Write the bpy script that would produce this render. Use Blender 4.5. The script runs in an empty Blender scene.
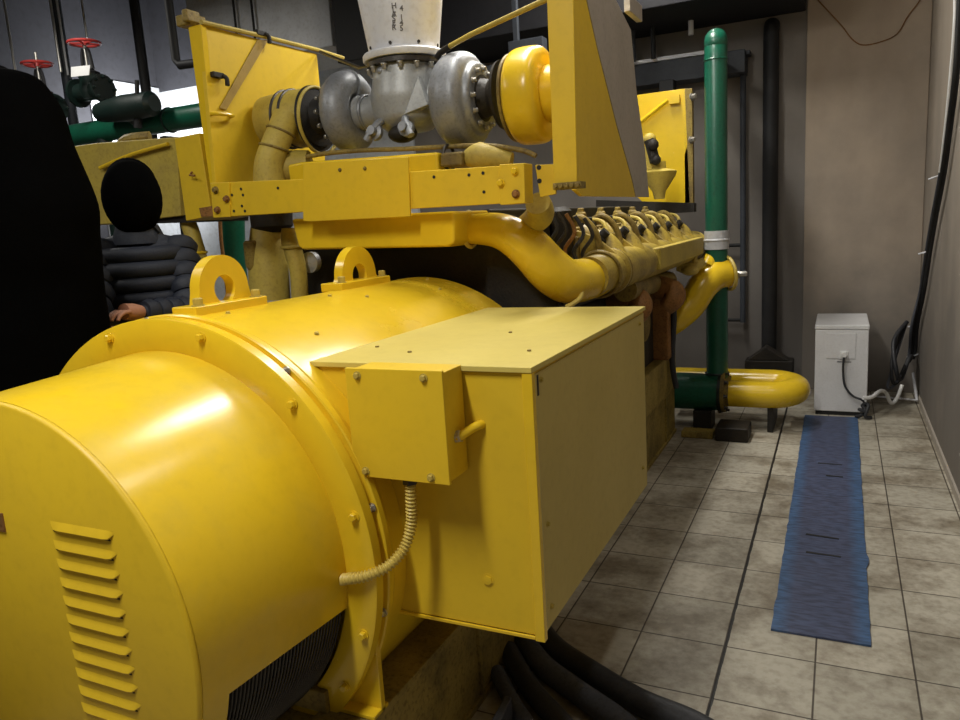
import bpy, bmesh, math, random
from mathutils import Vector, Matrix, noise
random.seed(7)
C = bpy.context.scene.collection
PI = math.pi
V = Vector

# ------------------------------------------------------------------ camera
YAW, PITCH, ROLL, FPX, CAMZ = math.radians(25.87), math.radians(10.27), math.radians(-3.56), 750.0, 1.6
fw = V((-math.sin(YAW)*math.cos(PITCH), math.cos(YAW)*math.cos(PITCH), -math.sin(PITCH)))
r0 = V((math.cos(YAW), math.sin(YAW), 0)); u0 = r0.cross(fw)
rt = r0*math.cos(ROLL) + u0*math.sin(ROLL); up = -r0*math.sin(ROLL) + u0*math.cos(ROLL)
cam_d = bpy.data.cameras.new('camera'); cam = bpy.data.objects.new('camera', cam_d); C.objects.link(cam)
cam_d.sensor_fit = 'HORIZONTAL'; cam_d.sensor_width = 36.0; cam_d.lens = 36.0*FPX/960.0; cam_d.clip_start = .05
m3 = Matrix((rt, up, -fw)).transposed()
cam.matrix_world = Matrix.Translation((0, 0, CAMZ)) @ m3.to_4x4()
bpy.context.scene.camera = cam

def at(px, py, ax, v):
    "the point of the plane axis=v that was measured at this place of the photograph"
    d = rt*(px-480) + up*(360-py) + fw*FPX
    o = V((0, 0, CAMZ)); t = (v-o[ax])/d[ax]
    return o + d*t

# ------------------------------------------------------------------ world, lights, exposure
w = bpy.data.worlds.new('world'); bpy.context.scene.world = w; w.use_nodes = True
w.node_tree.nodes['Background'].inputs[0].default_value = (.55, .62, .75, 1)
w.node_tree.nodes['Background'].inputs[1].default_value = .0
sc = bpy.context.scene
sc.view_settings.view_transform = 'Standard'; sc.view_settings.look = 'None'
sc.view_settings.exposure = 0.06; sc.view_settings.gamma = 1.0; sc.view_settings.use_curve_mapping = False

def area(name, loc, target, sx, sy, power, col=(1, .97, .90)):
    l = bpy.data.lights.new(name, 'AREA'); l.shape = 'RECTANGLE'; l.size = sx; l.size_y = sy
    l.energy = power; l.color = col
    o = bpy.data.objects.new(name, l); C.objects.link(o); o.location = loc
    o.rotation_euler = (V(target)-V(loc)).to_track_quat('-Z', 'Y').to_euler()
    return o
# the tubes of the ceiling lamps (their housings are built further down)
LAMPS = [(-1.38, 3.35, 3.60, 54), (-1.2, 0.0, 3.60, 74), (-5.2, 3.2, 3.60, 32), (-3.6, 0.6, 3.60, 26), (-1.25, 5.3, 4.0, 66), (.05, 2.6, 4.25, 16)]  # last entry: unseen fill lamp added to brighten box side and right panel
for i, (x, y, z, p) in enumerate(LAMPS):
    area('tube_light', (x, y, z-.02), (x, y, 0), .18, 1.2, p)
area('flood_light', (-6.62, 6.2, 2.65), (-7.5, 6.45, 3.0), .15, .15, 60, (.95, .97, 1))

# ------------------------------------------------------------------ materials
def nodes(name):
    m = bpy.data.materials.new(name); m.use_nodes = True
    return m, m.node_tree, m.node_tree.nodes['Principled BSDF']
def paint(name, col, rough=.35, metal=0., dirt=None, amount=.4, scale=3., bump=.03, spec=.5, fine=.12):
    "a surface colour with soft blotches of dirt, fine speckle and a little bump"
    m, nt, b = nodes(name); N = nt.nodes; L = nt.links
    b.inputs['Metallic'].default_value = metal
    b.inputs['Specular IOR Level'].default_value = spec
    tc = N.new('ShaderNodeTexCoord')
    n1 = N.new('ShaderNodeTexNoise'); n1.inputs['Scale'].default_value = scale; n1.inputs['Detail'].default_value = 8; n1.inputs['Roughness'].default_value = .65
    L.new(tc.outputs['Object'], n1.inputs['Vector'])
    cr = N.new('ShaderNodeValToRGB'); cr.color_ramp.elements[0].position = .42; cr.color_ramp.elements[1].position = .75
    L.new(n1.outputs['Fac'], cr.inputs['Fac'])
    mx = N.new('ShaderNodeMix'); mx.data_type = 'RGBA'
    mx.inputs['A'].default_value = (*col, 1); mx.inputs['B'].default_value = (*(dirt or [c*.5 for c in col]), 1)
    mu = N.new('ShaderNodeMath'); mu.operation = 'MULTIPLY'; mu.inputs[1].default_value = amount
    L.new(cr.outputs['Color'], mu.inputs[0]); L.new(mu.outputs[0], mx.inputs['Factor'])
    n2 = N.new('ShaderNodeTexNoise'); n2.inputs['Scale'].default_value = scale*14; n2.inputs['Detail'].default_value = 4
    L.new(tc.outputs['Object'], n2.inputs['Vector'])
    m2 = N.new('ShaderNodeMix'); m2.data_type = 'RGBA'; m2.blend_type = 'MULTIPLY'
    c2 = N.new('ShaderNodeValToRGB'); c2.color_ramp.elements[0].position = .3; c2.color_ramp.elements[0].color = (.55, .5, .45, 1); c2.color_ramp.elements[1].position = .5
    L.new(n2.outputs['Fac'], c2.inputs['Fac']); m2.inputs['Factor'].default_value = fine*3
    L.new(mx.outputs['Result'], m2.inputs['A']); L.new(c2.outputs['Color'], m2.inputs['B'])
    L.new(m2.outputs['Result'], b.inputs['Base Color'])
    mr = N.new('ShaderNodeMapRange'); mr.inputs['To Min'].default_value = max(.05, rough-.08); mr.inputs['To Max'].default_value = min(1, rough+.16)
    L.new(n1.outputs['Fac'], mr.inputs['Value']); L.new(mr.outputs[0], b.inputs['Roughness'])
    bp = N.new('ShaderNodeBump'); bp.inputs['Strength'].default_value = bump*4; bp.inputs['Distance'].default_value = .004
    L.new(n2.outputs['Fac'], bp.inputs['Height']); L.new(bp.outputs[0], b.inputs['Normal'])
    return m
YEL = (.77, .515, .018)
M = {}
M['yellow'] = paint('yellow_paint', YEL, .21, 0, (.56, .38, .03), .4, 1.8, .02, .5, .03)
M['yellow_panel'] = paint('yellow_sheet_paint', (.72, .485, .02), .42, 0, (.52, .34, .03), .4, 2.2, .02, .4, .04)
M['yellow_dull'] = paint('yellow_dusty_paint', (.50, .38, .07), .5, 0, (.27, .20, .07), .6, 5., .05, .3, .12)
M['lid_paint'] = paint('pale_lid_paint', (.62, .50, .12), .45, 0, (.45, .36, .10), .5, 2.5, .02, .3, .03)  # lid yellow, paler and less saturated than the box faces
M['shadow_paint'] = paint('brown_shadow_paint', (.36, .235, .05), .5, 0, (.2, .13, .04), .5, 5., .04, .3, .1)  # brown tone of the shadow painted on the left hood panel
M['port_paint'] = paint('oily_yellow_paint', (.42, .30, .045), .36, 0, (.12, .085, .03), .9, 7., .06, .4, .25)
M['yellow_grime'] = paint('yellow_grimy_paint', (.28, .20, .045), .5, 0, (.08, .055, .03), .9, 6., .08, .3, .3)
M['yellow_dark'] = paint('yellow_skid_paint', (.34, .25, .06), .55, 0, (.06, .045, .02), .9, 5., .08, .3, .3)
M['orange_rust'] = paint('heat_rusted_paint', (.30, .14, .04), .6, 0, (.09, .05, .02), .8, 7., .1, .3, .3)
M['black_grime'] = paint('oily_black_iron', (.018, .016, .014), .55, 0, (.05, .037, .022), .7, 6., .1, .3, .2)
M['black'] = paint('black_paint', (.010, .010, .011), .6, 0, (.03, .028, .026), .5, 4., .03, .4, .1)
M['dark_steel'] = paint('dark_steel', (.06, .055, .05), .4, .6, (.03, .02, .015), .6, 9., .06, .5, .2)
M['silver'] = paint('aluminium_heat_paint', (.28, .29, .31), .42, .35, (.16, .165, .17), .6, 6., .06, .5, .15)
M['white_lag'] = paint('pale_metal_cladding', (.72, .73, .78), .45, .1, (.58, .57, .55), .5, 3., .03, .5, .08)
M['sheet_grey'] = paint('galvanised_sheet', (.55, .56, .58), .45, .2, (.36, .36, .37), .5, 3., .03, .5, .1)
M['warm_grey'] = paint('warm_grey_paint', (.40, .355, .30), .42, 0, (.27, .23, .19), .5, 3., .03, .4, .1)  # plain grey trim; on the hood strip it stands in for glare
M['green'] = paint('green_pipe_paint', (.006, .095, .052), .3, 0, (.01, .05, .035), .6, 4., .04, .5, .15)
M['green_dark'] = paint('dark_green_valve_paint', (.004, .014, .011), .4, 0, (.01, .015, .012), .6, 6., .06, .5, .2)
M['duct_blue'] = paint('dark_blue_grey_duct', (.045, .052, .065), .5, 0, (.02, .022, .03), .6, 3., .03, .4, .1)
M['red'] = paint('red_wheel_paint', (.50, .045, .04), .35, 0, (.25, .03, .03), .5, 12., .04, .5, .1)
M['white'] = paint('white_enamel', (.70, .70, .71), .4, 0, (.42, .41, .40), .3, 5., .02, .5, .05)
M['white_plastic'] = paint('white_plastic', (.75, .75, .74), .4, 0, (.5, .5, .48), .3, 8., .02, .5, .05)
M['rubber'] = paint('black_rubber', (.022, .023, .027), .5, 0, (.06, .06, .065), .6, 7., .05, .4, .2)
M['grey_rubber'] = paint('dusty_grey_rubber', (.075, .08, .095), .6, 0, (.03, .03, .035), .6, 6., .05, .3, .2)
M['cream_conduit'] = paint('cream_painted_conduit', (.62, .47, .10), .4, 0, (.4, .3, .08), .4, 10., .02, .5, .1)
M['cloth_navy'] = paint('navy_quilted_nylon', (.012, .0155, .027), .6, 0, (.012, .015, .022), .5, 8., .08, .4, .1)
M['cloth_black'] = paint('black_cloth', (.0015, .0015, .0015), .95, 0, (.001, .001, .001), .5, 8., .05, .02, .1)
M['leather'] = paint('black_shiny_jacket', (.008, .009, .013), .6, 0, (.012, .012, .018), .5, 8., .08, .2, .1)
M['skin'] = paint('skin', (.42, .20, .12), .5, 0, (.3, .13, .08), .4, 12., .03, .4, .05)
M['collector'] = paint('bright_heat_paint', (.40, .41, .41), .42, .3, (.24, .245, .24), .5, 6., .05, .5, .1)
M['ink'] = paint('grey_stencil_ink', (.13, .12, .12), .6)
M['chrome'] = paint('bright_bolt_steel', (.55, .53, .48), .3, .8, (.3, .28, .24), .4, 20., .02, .5, .1)

# ------------------------------------------------------------------ mesh builder
class MB:
    def __init__(s): s.v = []; s.f = []
    def add(s, vs, fs):
        k = len(s.v); s.v += [V(p) for p in vs]; s.f += [[k+i for i in f] for f in fs]; return s
    def box(s, lo, hi):
        x0, y0, z0 = lo; x1, y1, z1 = hi
        return s.add([(x0,y0,z0),(x1,y0,z0),(x1,y1,z0),(x0,y1,z0),(x0,y0,z1),(x1,y0,z1),(x1,y1,z1),(x0,y1,z1)],
                     [(0,3,2,1),(4,5,6,7),(0,1,5,4),(1,2,6,5),(2,3,7,6),(3,0,4,7)])
    def prism(s, poly, ext):
        "a flat outline given thickness"
        n = len(poly); e = V(ext); a = [V(p) for p in poly]
        return s.add(a+[p+e for p in a], [list(range(n))[::-1], list(range(n, 2*n))]+[[i, (i+1) % n, n+(i+1) % n, n+i] for i in range(n)])
    def lathe(s, o, axis, prof, n=40, cap=True, closed=False):
        "prof = [(distance along axis, radius)]"
        o = V(o); a = V(axis).normalized(); b = a.orthogonal().normalized(); c = a.cross(b)
        vs = []
        for (h, r) in prof:
            for i in range(n):
                t = 2*PI*i/n; vs.append(o+a*h+(b*math.cos(t)+c*math.sin(t))*r)
        m = len(prof); fs = []
        for j in range(m if closed else m-1):
            j2 = (j+1) % m
            for i in range(n):
                fs.append((j*n+i, j*n+(i+1) % n, j2*n+(i+1) % n, j2*n+i))
        if cap and not closed:
            fs.append(list(range(n))[::-1]); fs.append([(m-1)*n+i for i in range(n)])
        return s.add(vs, fs)
    def cyl(s, p0, p1, r, r1=None, n=24):
        p0 = V(p0); p1 = V(p1); d = p1-p0
        return s.lathe(p0, d, [(0, r), (d.length, r if r1 is None else r1)], n)
    def tube(s, path, r, n=16, smooth=0, cap=True):
        P = [V(p) for p in path]
        R = list(r) if isinstance(r, (list, tuple)) else [r]*len(P)
        for _ in range(1 if smooth else 0):
            P, R = catmull(P, R, smooth)
        vs = []; m = len(P); fs = []
        T = [((P[min(i+1, m-1)]-P[max(i-1, 0)]).normalized()) for i in range(m)]
        b = T[0].orthogonal().normalized()
        for i in range(m):
            b = (b-T[i]*b.dot(T[i])).normalized(); c = T[i].cross(b)
            for k in range(n):
                t = 2*PI*k/n; vs.append(P[i]+(b*math.cos(t)+c*math.sin(t))*R[i])
        for j in range(m-1):
            for i in range(n): fs.append((j*n+i, j*n+(i+1) % n, (j+1)*n+(i+1) % n, (j+1)*n+i))
        if cap: fs.append(list(range(n))[::-1]); fs.append([(m-1)*n+i for i in range(n)])
        return s.add(vs, fs)
    def ring(s, o, axis, R, r, n=40, k=10, arc=2*PI):
        o = V(o); a = V(axis).normalized(); b = a.orthogonal().normalized(); c = a.cross(b)
        return s.lathe(o, a, [(r*math.sin(2*PI*i/k), R+r*math.cos(2*PI*i/k)) for i in range(k)], n, False, True)
    def ball(s, c, r, n=16, sc_=(1, 1, 1)):
        c = V(c); pr = []
        vs = []; fs = []; h = n//2
        for j in range(1, h):
            ph = PI*j/h
            for i in range(n): vs.append(c+V((r*sc_[0]*math.sin(ph)*math.cos(2*PI*i/n), r*sc_[1]*math.sin(ph)*math.sin(2*PI*i/n), r*sc_[2]*math.cos(ph))))
        for j in range(h-2):
            for i in range(n): fs.append((j*n+i, (j+1)*n+i, (j+1)*n+(i+1) % n, j*n+(i+1) % n))
        t = len(vs); vs += [c+V((0, 0, r*sc_[2])), c-V((0, 0, r*sc_[2]))]
        for i in range(n): fs.append((t, i, (i+1) % n)); fs.append((t+1, (h-2)*n+(i+1) % n, (h-2)*n+i))
        return s.add(vs, fs)
    def hexbolt(s, c, axis, r=.012, h=.010):
        a = V(axis).normalized(); c = V(c)
        s.lathe(c, a, [(0, r*1.35), (h*.25, r*1.35)], 16)
        return s.lathe(c+a*h*.25, a, [(0, r), (h*.85, r), (h, r*.8)], 6)
    def build(s, name, mat, parent=None, bevel=0, origin=None, seg=2, angle=35, subd=0, **props):
        me = bpy.data.meshes.new(name)
        if parent is not None: off = wpos(parent)
        elif origin is not None: off = V(origin)
        else:
            xs = [p.x for p in s.v]; ys = [p.y for p in s.v]
            off = V(((min(xs)+max(xs))/2, (min(ys)+max(ys))/2, min(p.z for p in s.v)))
        me.from_pydata([tuple(p-off) for p in s.v], [], s.f)
        bm = bmesh.new(); bm.from_mesh(me); bmesh.ops.recalc_face_normals(bm, faces=bm.faces); bm.to_mesh(me); bm.free()
        me.polygons.foreach_set('use_smooth', [True]*len(me.polygons)); me.set_sharp_from_angle(angle=math.radians(angle))
        me.materials.append(M[mat] if isinstance(mat, str) else mat)
        o = bpy.data.objects.new(name, me); C.objects.link(o)
        if parent is not None: o.parent = parent
        else: o.location = off
        if bevel:
            b = o.modifiers.new('bevel', 'BEVEL'); b.width = bevel; b.segments = seg; b.limit_method = 'ANGLE'; b.angle_limit = math.radians(40); b.harden_normals = True
        if subd:
            b = o.modifiers.new('sub', 'SUBSURF'); b.levels = subd; b.render_levels = subd
        for k, v in props.items(): o[k] = v
        return o
def catmull(P, R, k):
    Q = []; S = []; m = len(P)
    for i in range(m-1):
        a = P[max(i-1, 0)]; b = P[i]; c = P[i+1]; d = P[min(i+2, m-1)]
        for j in range(k):
            t = j/k
            Q.append(.5*((2*b)+(c-a)*t+(2*a-5*b+4*c-d)*t*t+(3*b-a-3*c+d)*t**3)); S.append(R[i]*(1-t)+R[i+1]*t)
    Q.append(P[-1]); S.append(R[-1]); return Q, S
def wpos(o):
    p = V((0, 0, 0))
    while o is not None: p += o.location; o = o.parent
    return p
def thing(name, label, cat, loc, group=None):
    o = bpy.data.objects.new(name, None); C.objects.link(o); o.location = loc; o.empty_display_size = .1
    o['label'] = label; o['category'] = cat
    if group: o['group'] = group
    return o
def tag(o, label, cat, group=None):
    o['label'] = label; o['category'] = cat
    if group: o['group'] = group
    return o
def struct(o): o['kind'] = 'structure'; return o
def bolts(parent, pts, axis, r=.012, h=.010, mat='yellow', name='bolt'):
    for p in pts:
        b = MB(); b.hexbolt((0, 0, 0), axis, r, h)
        o = b.build(name, mat, None, origin=(0, 0, 0)); o.parent = parent; o.location = V(p)-wpos(parent)

# ================================================================== THE SETTING
RX, LX, BY, FY, CZ = .60, -7.5, 7.0, -2.6, 4.7
def floor_material():
    m, nt, b = nodes('floor_tiles'); N = nt.nodes; L = nt.links
    tc = N.new('ShaderNodeTexCoord'); mp = N.new('ShaderNodeMapping'); L.new(tc.outputs['Object'], mp.inputs['Vector'])
    mp.inputs['Location'].default_value = (.355+.31*30, -2.33+.33*30, 0)
    br = N.new('ShaderNodeTexBrick'); br.offset = 0; br.squash = 1
    for k, v in (('Scale', 1.), ('Mortar Size', .0042), ('Mortar Smooth', .6), ('Brick Width', .31), ('Row Height', .33), ('Bias', 0.)): br.inputs[k].default_value = v
    br.inputs['Color1'].default_value = (.50, .46, .37, 1); br.inputs['Color2'].default_value = (.41, .38, .305, 1); br.inputs['Mortar'].default_value = (.075, .06, .045, 1)
    L.new(mp.outputs[0], br.inputs['Vector'])
    n = N.new('ShaderNodeTexNoise'); n.inputs['Scale'].default_value = 2.6; n.inputs['Detail'].default_value = 10; n.inputs['Roughness'].default_value = .7
    L.new(tc.outputs['Object'], n.inputs['Vector'])
    cr = N.new('ShaderNodeValToRGB'); cr.color_ramp.elements[0].position = .38; cr.color_ramp.elements[0].color = (.34, .29, .23, 1); cr.color_ramp.elements[1].position = .56
    L.new(n.outputs['Fac'], cr.inputs['Fac'])
    mx = N.new('ShaderNodeMix'); mx.data_type = 'RGBA'; mx.blend_type = 'MULTIPLY'; mx.inputs['Factor'].default_value = .8
    L.new(br.outputs['Color'], mx.inputs['A']); L.new(cr.outputs['Color'], mx.inputs['B'])
    n3 = N.new('ShaderNodeTexNoise'); n3.inputs['Scale'].default_value = 30; n3.inputs['Detail'].default_value = 6
    L.new(tc.outputs['Object'], n3.inputs['Vector'])
    c3 = N.new('ShaderNodeValToRGB'); c3.color_ramp.elements[0].position = .3; c3.color_ramp.elements[0].color = (.5, .45, .4, 1); c3.color_ramp.elements[1].position = .55
    L.new(n3.outputs['Fac'], c3.inputs['Fac'])
    m4 = N.new('ShaderNodeMix'); m4.data_type = 'RGBA'; m4.blend_type = 'MULTIPLY'; m4.inputs['Factor'].default_value = .45
    L.new(mx.outputs['Result'], m4.inputs['A']); L.new(c3.outputs['Color'], m4.inputs['B'])
    # the wide open joint that runs along the machine
    sx = N.new('ShaderNodeSeparateXYZ'); L.new(tc.outputs['Object'], sx.inputs[0])
    n5 = N.new('ShaderNodeTexNoise'); n5.inputs['Scale'].default_value = 9; n5.inputs['Detail'].default_value = 5; L.new(tc.outputs['Object'], n5.inputs['Vector'])
    def mt(op, a, bb):
        q = N.new('ShaderNodeMath'); q.operation = op
        for k, vv in enumerate((a, bb)):
            if vv is None: continue
            if isinstance(vv, (int, float)): q.inputs[k].default_value = vv
            else: L.new(vv, q.inputs[k])
        return q.outputs[0]
    xo = mt('ADD', sx.outputs[0], .350); xo = mt('ABSOLUTE', mt('ADD', xo, mt('MULTIPLY', mt('SUBTRACT', n5.outputs['Fac'], .5), .012)), None)
    joint = mt('LESS_THAN', xo, .0055)
    m5 = N.new('ShaderNodeMix'); m5.data_type = 'RGBA'; m5.inputs['B'].default_value = (.012, .010, .008, 1)
    L.new(joint, m5.inputs['Factor']); L.new(m4.outputs['Result'], m5.inputs['A'])
    L.new(m5.outputs['Result'], b.inputs['Base Color'])
    mr = N.new('ShaderNodeMapRange'); mr.inputs['To Min'].default_value = .35; mr.inputs['To Max'].default_value = .75; L.new(n.outputs['Fac'], mr.inputs['Value']); L.new(mr.outputs[0], b.inputs['Roughness'])
    bp = N.new('ShaderNodeBump'); bp.inputs['Strength'].default_value = .5; bp.inputs['Distance'].default_value = .004; bp.invert = True
    L.new(mt('ADD', br.outputs['Fac'], joint), bp.inputs['Height']); L.new(bp.outputs[0], b.inputs['Normal'])
    return m
def wall_material(name, c_low, c_high, c_stain, z0=0., z1=3.2, streak=.5):
    m, nt, b = nodes(name); N = nt.nodes; L = nt.links
    tc = N.new('ShaderNodeTexCoord')
    n = N.new('ShaderNodeTexNoise'); n.inputs['Scale'].default_value = 1.3; n.inputs['Detail'].default_value = 9; n.inputs['Roughness'].default_value = .62
    L.new(tc.outputs['Object'], n.inputs['Vector'])
    sx = N.new('ShaderNodeSeparateXYZ'); L.new(tc.outputs['Object'], sx.inputs[0])
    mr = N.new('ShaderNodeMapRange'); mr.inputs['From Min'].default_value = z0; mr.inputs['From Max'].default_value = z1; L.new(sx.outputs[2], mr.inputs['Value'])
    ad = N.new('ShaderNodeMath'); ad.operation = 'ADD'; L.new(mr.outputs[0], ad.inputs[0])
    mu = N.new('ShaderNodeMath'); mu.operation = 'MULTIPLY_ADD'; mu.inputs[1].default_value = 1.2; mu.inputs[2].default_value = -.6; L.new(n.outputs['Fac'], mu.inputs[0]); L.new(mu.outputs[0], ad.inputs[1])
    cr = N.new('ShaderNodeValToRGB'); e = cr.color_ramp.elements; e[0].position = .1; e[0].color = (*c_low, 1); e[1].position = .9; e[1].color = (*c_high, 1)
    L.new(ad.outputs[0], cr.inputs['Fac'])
    mp = N.new('ShaderNodeMapping'); mp.inputs['Scale'].default_value = (1.5, 1.5, .4); L.new(tc.outputs['Object'], mp.inputs['Vector'])
    n2 = N.new('ShaderNodeTexNoise'); n2.inputs['Scale'].default_value = 2; n2.inputs['Detail'].default_value = 6; L.new(mp.outputs[0], n2.inputs['Vector'])
    c2 = N.new('ShaderNodeValToRGB'); c2.color_ramp.elements[0].position = .35; c2.color_ramp.elements[0].color = (*c_stain, 1); c2.color_ramp.elements[1].position = .65
    L.new(n2.outputs['Fac'], c2.inputs['Fac'])
    mx = N.new('ShaderNodeMix'); mx.data_type = 'RGBA'; mx.blend_type = 'MULTIPLY'; mx.inputs['Factor'].default_value = streak
    L.new(cr.outputs['Color'], mx.inputs['A']); L.new(c2.outputs['Color'], mx.inputs['B']); L.new(mx.outputs['Result'], b.inputs['Base Color'])
    b.inputs['Roughness'].default_value = .85
    bp = N.new('ShaderNodeBump'); bp.inputs['Strength'].default_value = .25; bp.inputs['Distance'].default_value = .01; L.new(n.outputs['Fac'], bp.inputs['Height']); L.new(bp.outputs[0], b.inputs['Normal'])
    return m
M['floor'] = floor_material()
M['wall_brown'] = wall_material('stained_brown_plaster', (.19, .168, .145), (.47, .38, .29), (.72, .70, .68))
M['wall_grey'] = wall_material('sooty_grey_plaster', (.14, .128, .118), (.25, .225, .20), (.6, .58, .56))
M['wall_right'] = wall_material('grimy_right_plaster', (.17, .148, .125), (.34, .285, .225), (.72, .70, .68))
M['wall_dark'] = paint('charcoal_wall_paint', (.065, .065, .073), .7, 0, (.035, .035, .042), .6, 1.2, .03, .3, .1)
M['wall_white_glare'] = paint('white_wall_glare_paint', (.62, .64, .66), .6, 0, (.42, .43, .43), .5, 1.6, .03, .3, .1)  # white of the lower wall and of the glare painted above it
M['ceiling'] = paint('dark_ceiling', (.022, .022, .026), .8, 0, (.035, .034, .034), .6, 1.5, .05, .2, .1)
O0 = (0, 0, 0)
struct(MB().box((LX-.2, FY-.2, -.15), (RX+.2, BY+.3, 0)).build('floor', 'floor', origin=O0))
struct(MB().box((LX-.2, FY-.2, CZ), (RX+.2, BY+.3, CZ+.15)).build('ceiling', 'ceiling', origin=O0))
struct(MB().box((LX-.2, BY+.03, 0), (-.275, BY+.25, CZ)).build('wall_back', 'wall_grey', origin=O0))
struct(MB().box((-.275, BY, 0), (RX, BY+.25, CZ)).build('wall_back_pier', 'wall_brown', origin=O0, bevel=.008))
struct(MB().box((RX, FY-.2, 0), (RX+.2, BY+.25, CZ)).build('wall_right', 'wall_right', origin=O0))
struct(MB().box((LX-.2, FY-.2, 0), (LX, BY+.03, CZ)).build('wall_left', 'wall_dark', origin=O0))
struct(MB().box((LX, 6.02, 0), (LX+.02, BY+.03, 3.45)).build('trim_glare_panel', 'wall_white_glare', origin=O0))  # white sheet stands in for the pool of glare on the wall
struct(MB().box((LX, BY, 0), (-4.0, BY+.03, 3.40)).build('trim_white_dado', 'wall_white_glare', origin=O0))  # white lower wall, drawn higher to take in the glare
struct(MB().box((LX, BY+.0, 3.40), (-4.0, BY+.03, CZ)).build('trim_dark_frieze', 'wall_dark', origin=O0))
struct(MB().box((LX, FY-.2, 0), (RX, FY, CZ)).build('wall_front', 'wall_grey', origin=O0))
struct(MB().box((RX-.012, 2.0, 0), (RX, BY, .05)).build('baseboard_right', 'warm_grey', origin=O0))
# the walkway the two people stand on, left of the machine
struct(MB().box((-4.4, -.4, 0), (-2.3, 4.2, .30)).build('trim_walkway', 'black_grime', origin=O0))
# ceiling lamps
for i, (x, y, z, p) in enumerate(LAMPS):
    t = thing('ceiling_lamp', ['twin tube lamp hung above the engine', 'twin tube lamp over the louvred end of the generator', 'twin tube lamp above the left walkway', 'twin tube lamp at the front left of the room', 'tube lamp near the back wall over the far engine end', 'added unseen fill lamp high over the blue mat in the aisle'][i], 'lamp', (x, y, z))
    MB().box((x-.12, y-.64, z), (x+.12, y+.64, z+.05)).build('housing', 'white_plastic', t, .006)
    for sx in (-.4, .4): MB().cyl((x, y+sx, z+.05), (x, y+sx, CZ), .006, n=8).build('hanger', 'dark_steel', t)

# ================================================================== THE GENERATOR
AX, AZ = -1.640, .773
YP, YR = .95, 1.42
yl, xr, zb, zt = 1.58, -.638, .580, 1.266
ybk = 2.71
# ---- base frame
sk = thing('base_frame', 'dirty yellow steel base frame under the generator and engine', 'base frame', (AX, 3.3, 0))
for sgn, xo in ((1, -1.06), (-1, 2*AX+1.06)):
    b = MB(); xi = xo-sgn*.16
    b.box((min(xo-sgn*.012, xo-sgn*.03), YR-.1, .02), (max(xo-sgn*.012, xo-sgn*.03), 5.45, .335))
    b.box((min(xo, xi), YR-.1, .335), (max(xo, xi), 5.45, .357)); b.box((min(xo, xi), YR-.1, 0), (max(xo, xi), 5.45, .022))
    for yy in (2.05, 2.75, 3.5, 4.3, 5.1): b.box((min(xo, xi), yy, .02), (max(xo, xi), yy+.015, .34))
    b.build('side_rail', 'yellow_dark', sk, .003)
for yy in (1.34, 2.9, 5.3):
    MB().box((2*AX+1.22, yy, .04), (-1.22, yy+.1, .33)).build('cross_member', 'yellow_dark', sk, .004)
MB().box((-1.30, YR-.02, .357), (-1.19, 2.7, .42)).build('inner_rail', 'yellow_grime', sk, .004)
bolts(sk, [(-1.03-.0, 2.2+.6*i, .30) for i in range(0)], (1, 0, 0))

g = thing('generator', 'large yellow round generator with louvred end plate and bolted ring', 'generator', (AX, 1.4, .35))
RB = .545
def rb(y): return .519+(.545-.519)*(y-.95)/(1.42-.95)
# barrel shell with the side opening for the screen
def barrel():
    b = MB(); n = 128
    a0, a1 = math.radians(-62), math.radians(-12)     # the opening, measured from +x
    ys = [YP+.012, YP+.08, 1.20, YR]
    vs = []; fs = []
    for y in ys:
        for rr in (rb(y), rb(y)-.006):
            for i in range(n):
                t = 2*PI*i/n; vs.append((AX+rr*math.cos(t), y, AZ+rr*math.sin(t)))
    def idx(j, k, i): return (j*2+k)*n+(i % n)
    for j in range(3):
        for i in range(n):
            t = (2*PI*(i+.5)/n); t = t-2*PI if t > PI else t
            if j >= 1 and a0 < t < a1: continue
            fs.append((idx(j,0,i), idx(j,0,i+1), idx(j+1,0,i+1), idx(j+1,0,i)))
            fs.append((idx(j,1,i), idx(j+1,1,i), idx(j+1,1,i+1), idx(j,1,i+1)))
    b.add(vs, fs)
    return b
M['barrel'] = paint('barrel_paint', YEL, .2, 0, (.46, .37, .08), .5, 2.4, .015, .5, .03)
barrel().build('barrel', 'barrel', g)
b = MB(); b.lathe((AX, YP+.09, AZ), (0, 1, 0), [(0, RB-.10), (.36, RB-.10)], 60)
b.build('stator_core', 'black', g)
b = MB()
for i in range(32):        # bars of the screen run round the opening
    y = YP+.088+i*(YR-YP-.10)/31
    pts = [(AX+(rb(y)-.010)*math.cos(math.radians(a)), y, AZ+(rb(y)-.010)*math.sin(math.radians(a))) for a in range(-63, -9, 3)]
    b.tube(pts, .0026, 6)
b.build('side_screen', 'dark_steel', g)
# end plate
def plate():
    b = MB(); b.lathe((AX, YP, AZ), (0, 1, 0), [(-.003, .515), (0, .5195), (.005, .5215), (.012, .519)], 96)
    return b
pl_ = plate().build('end_plate', 'yellow_panel', g)
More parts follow.
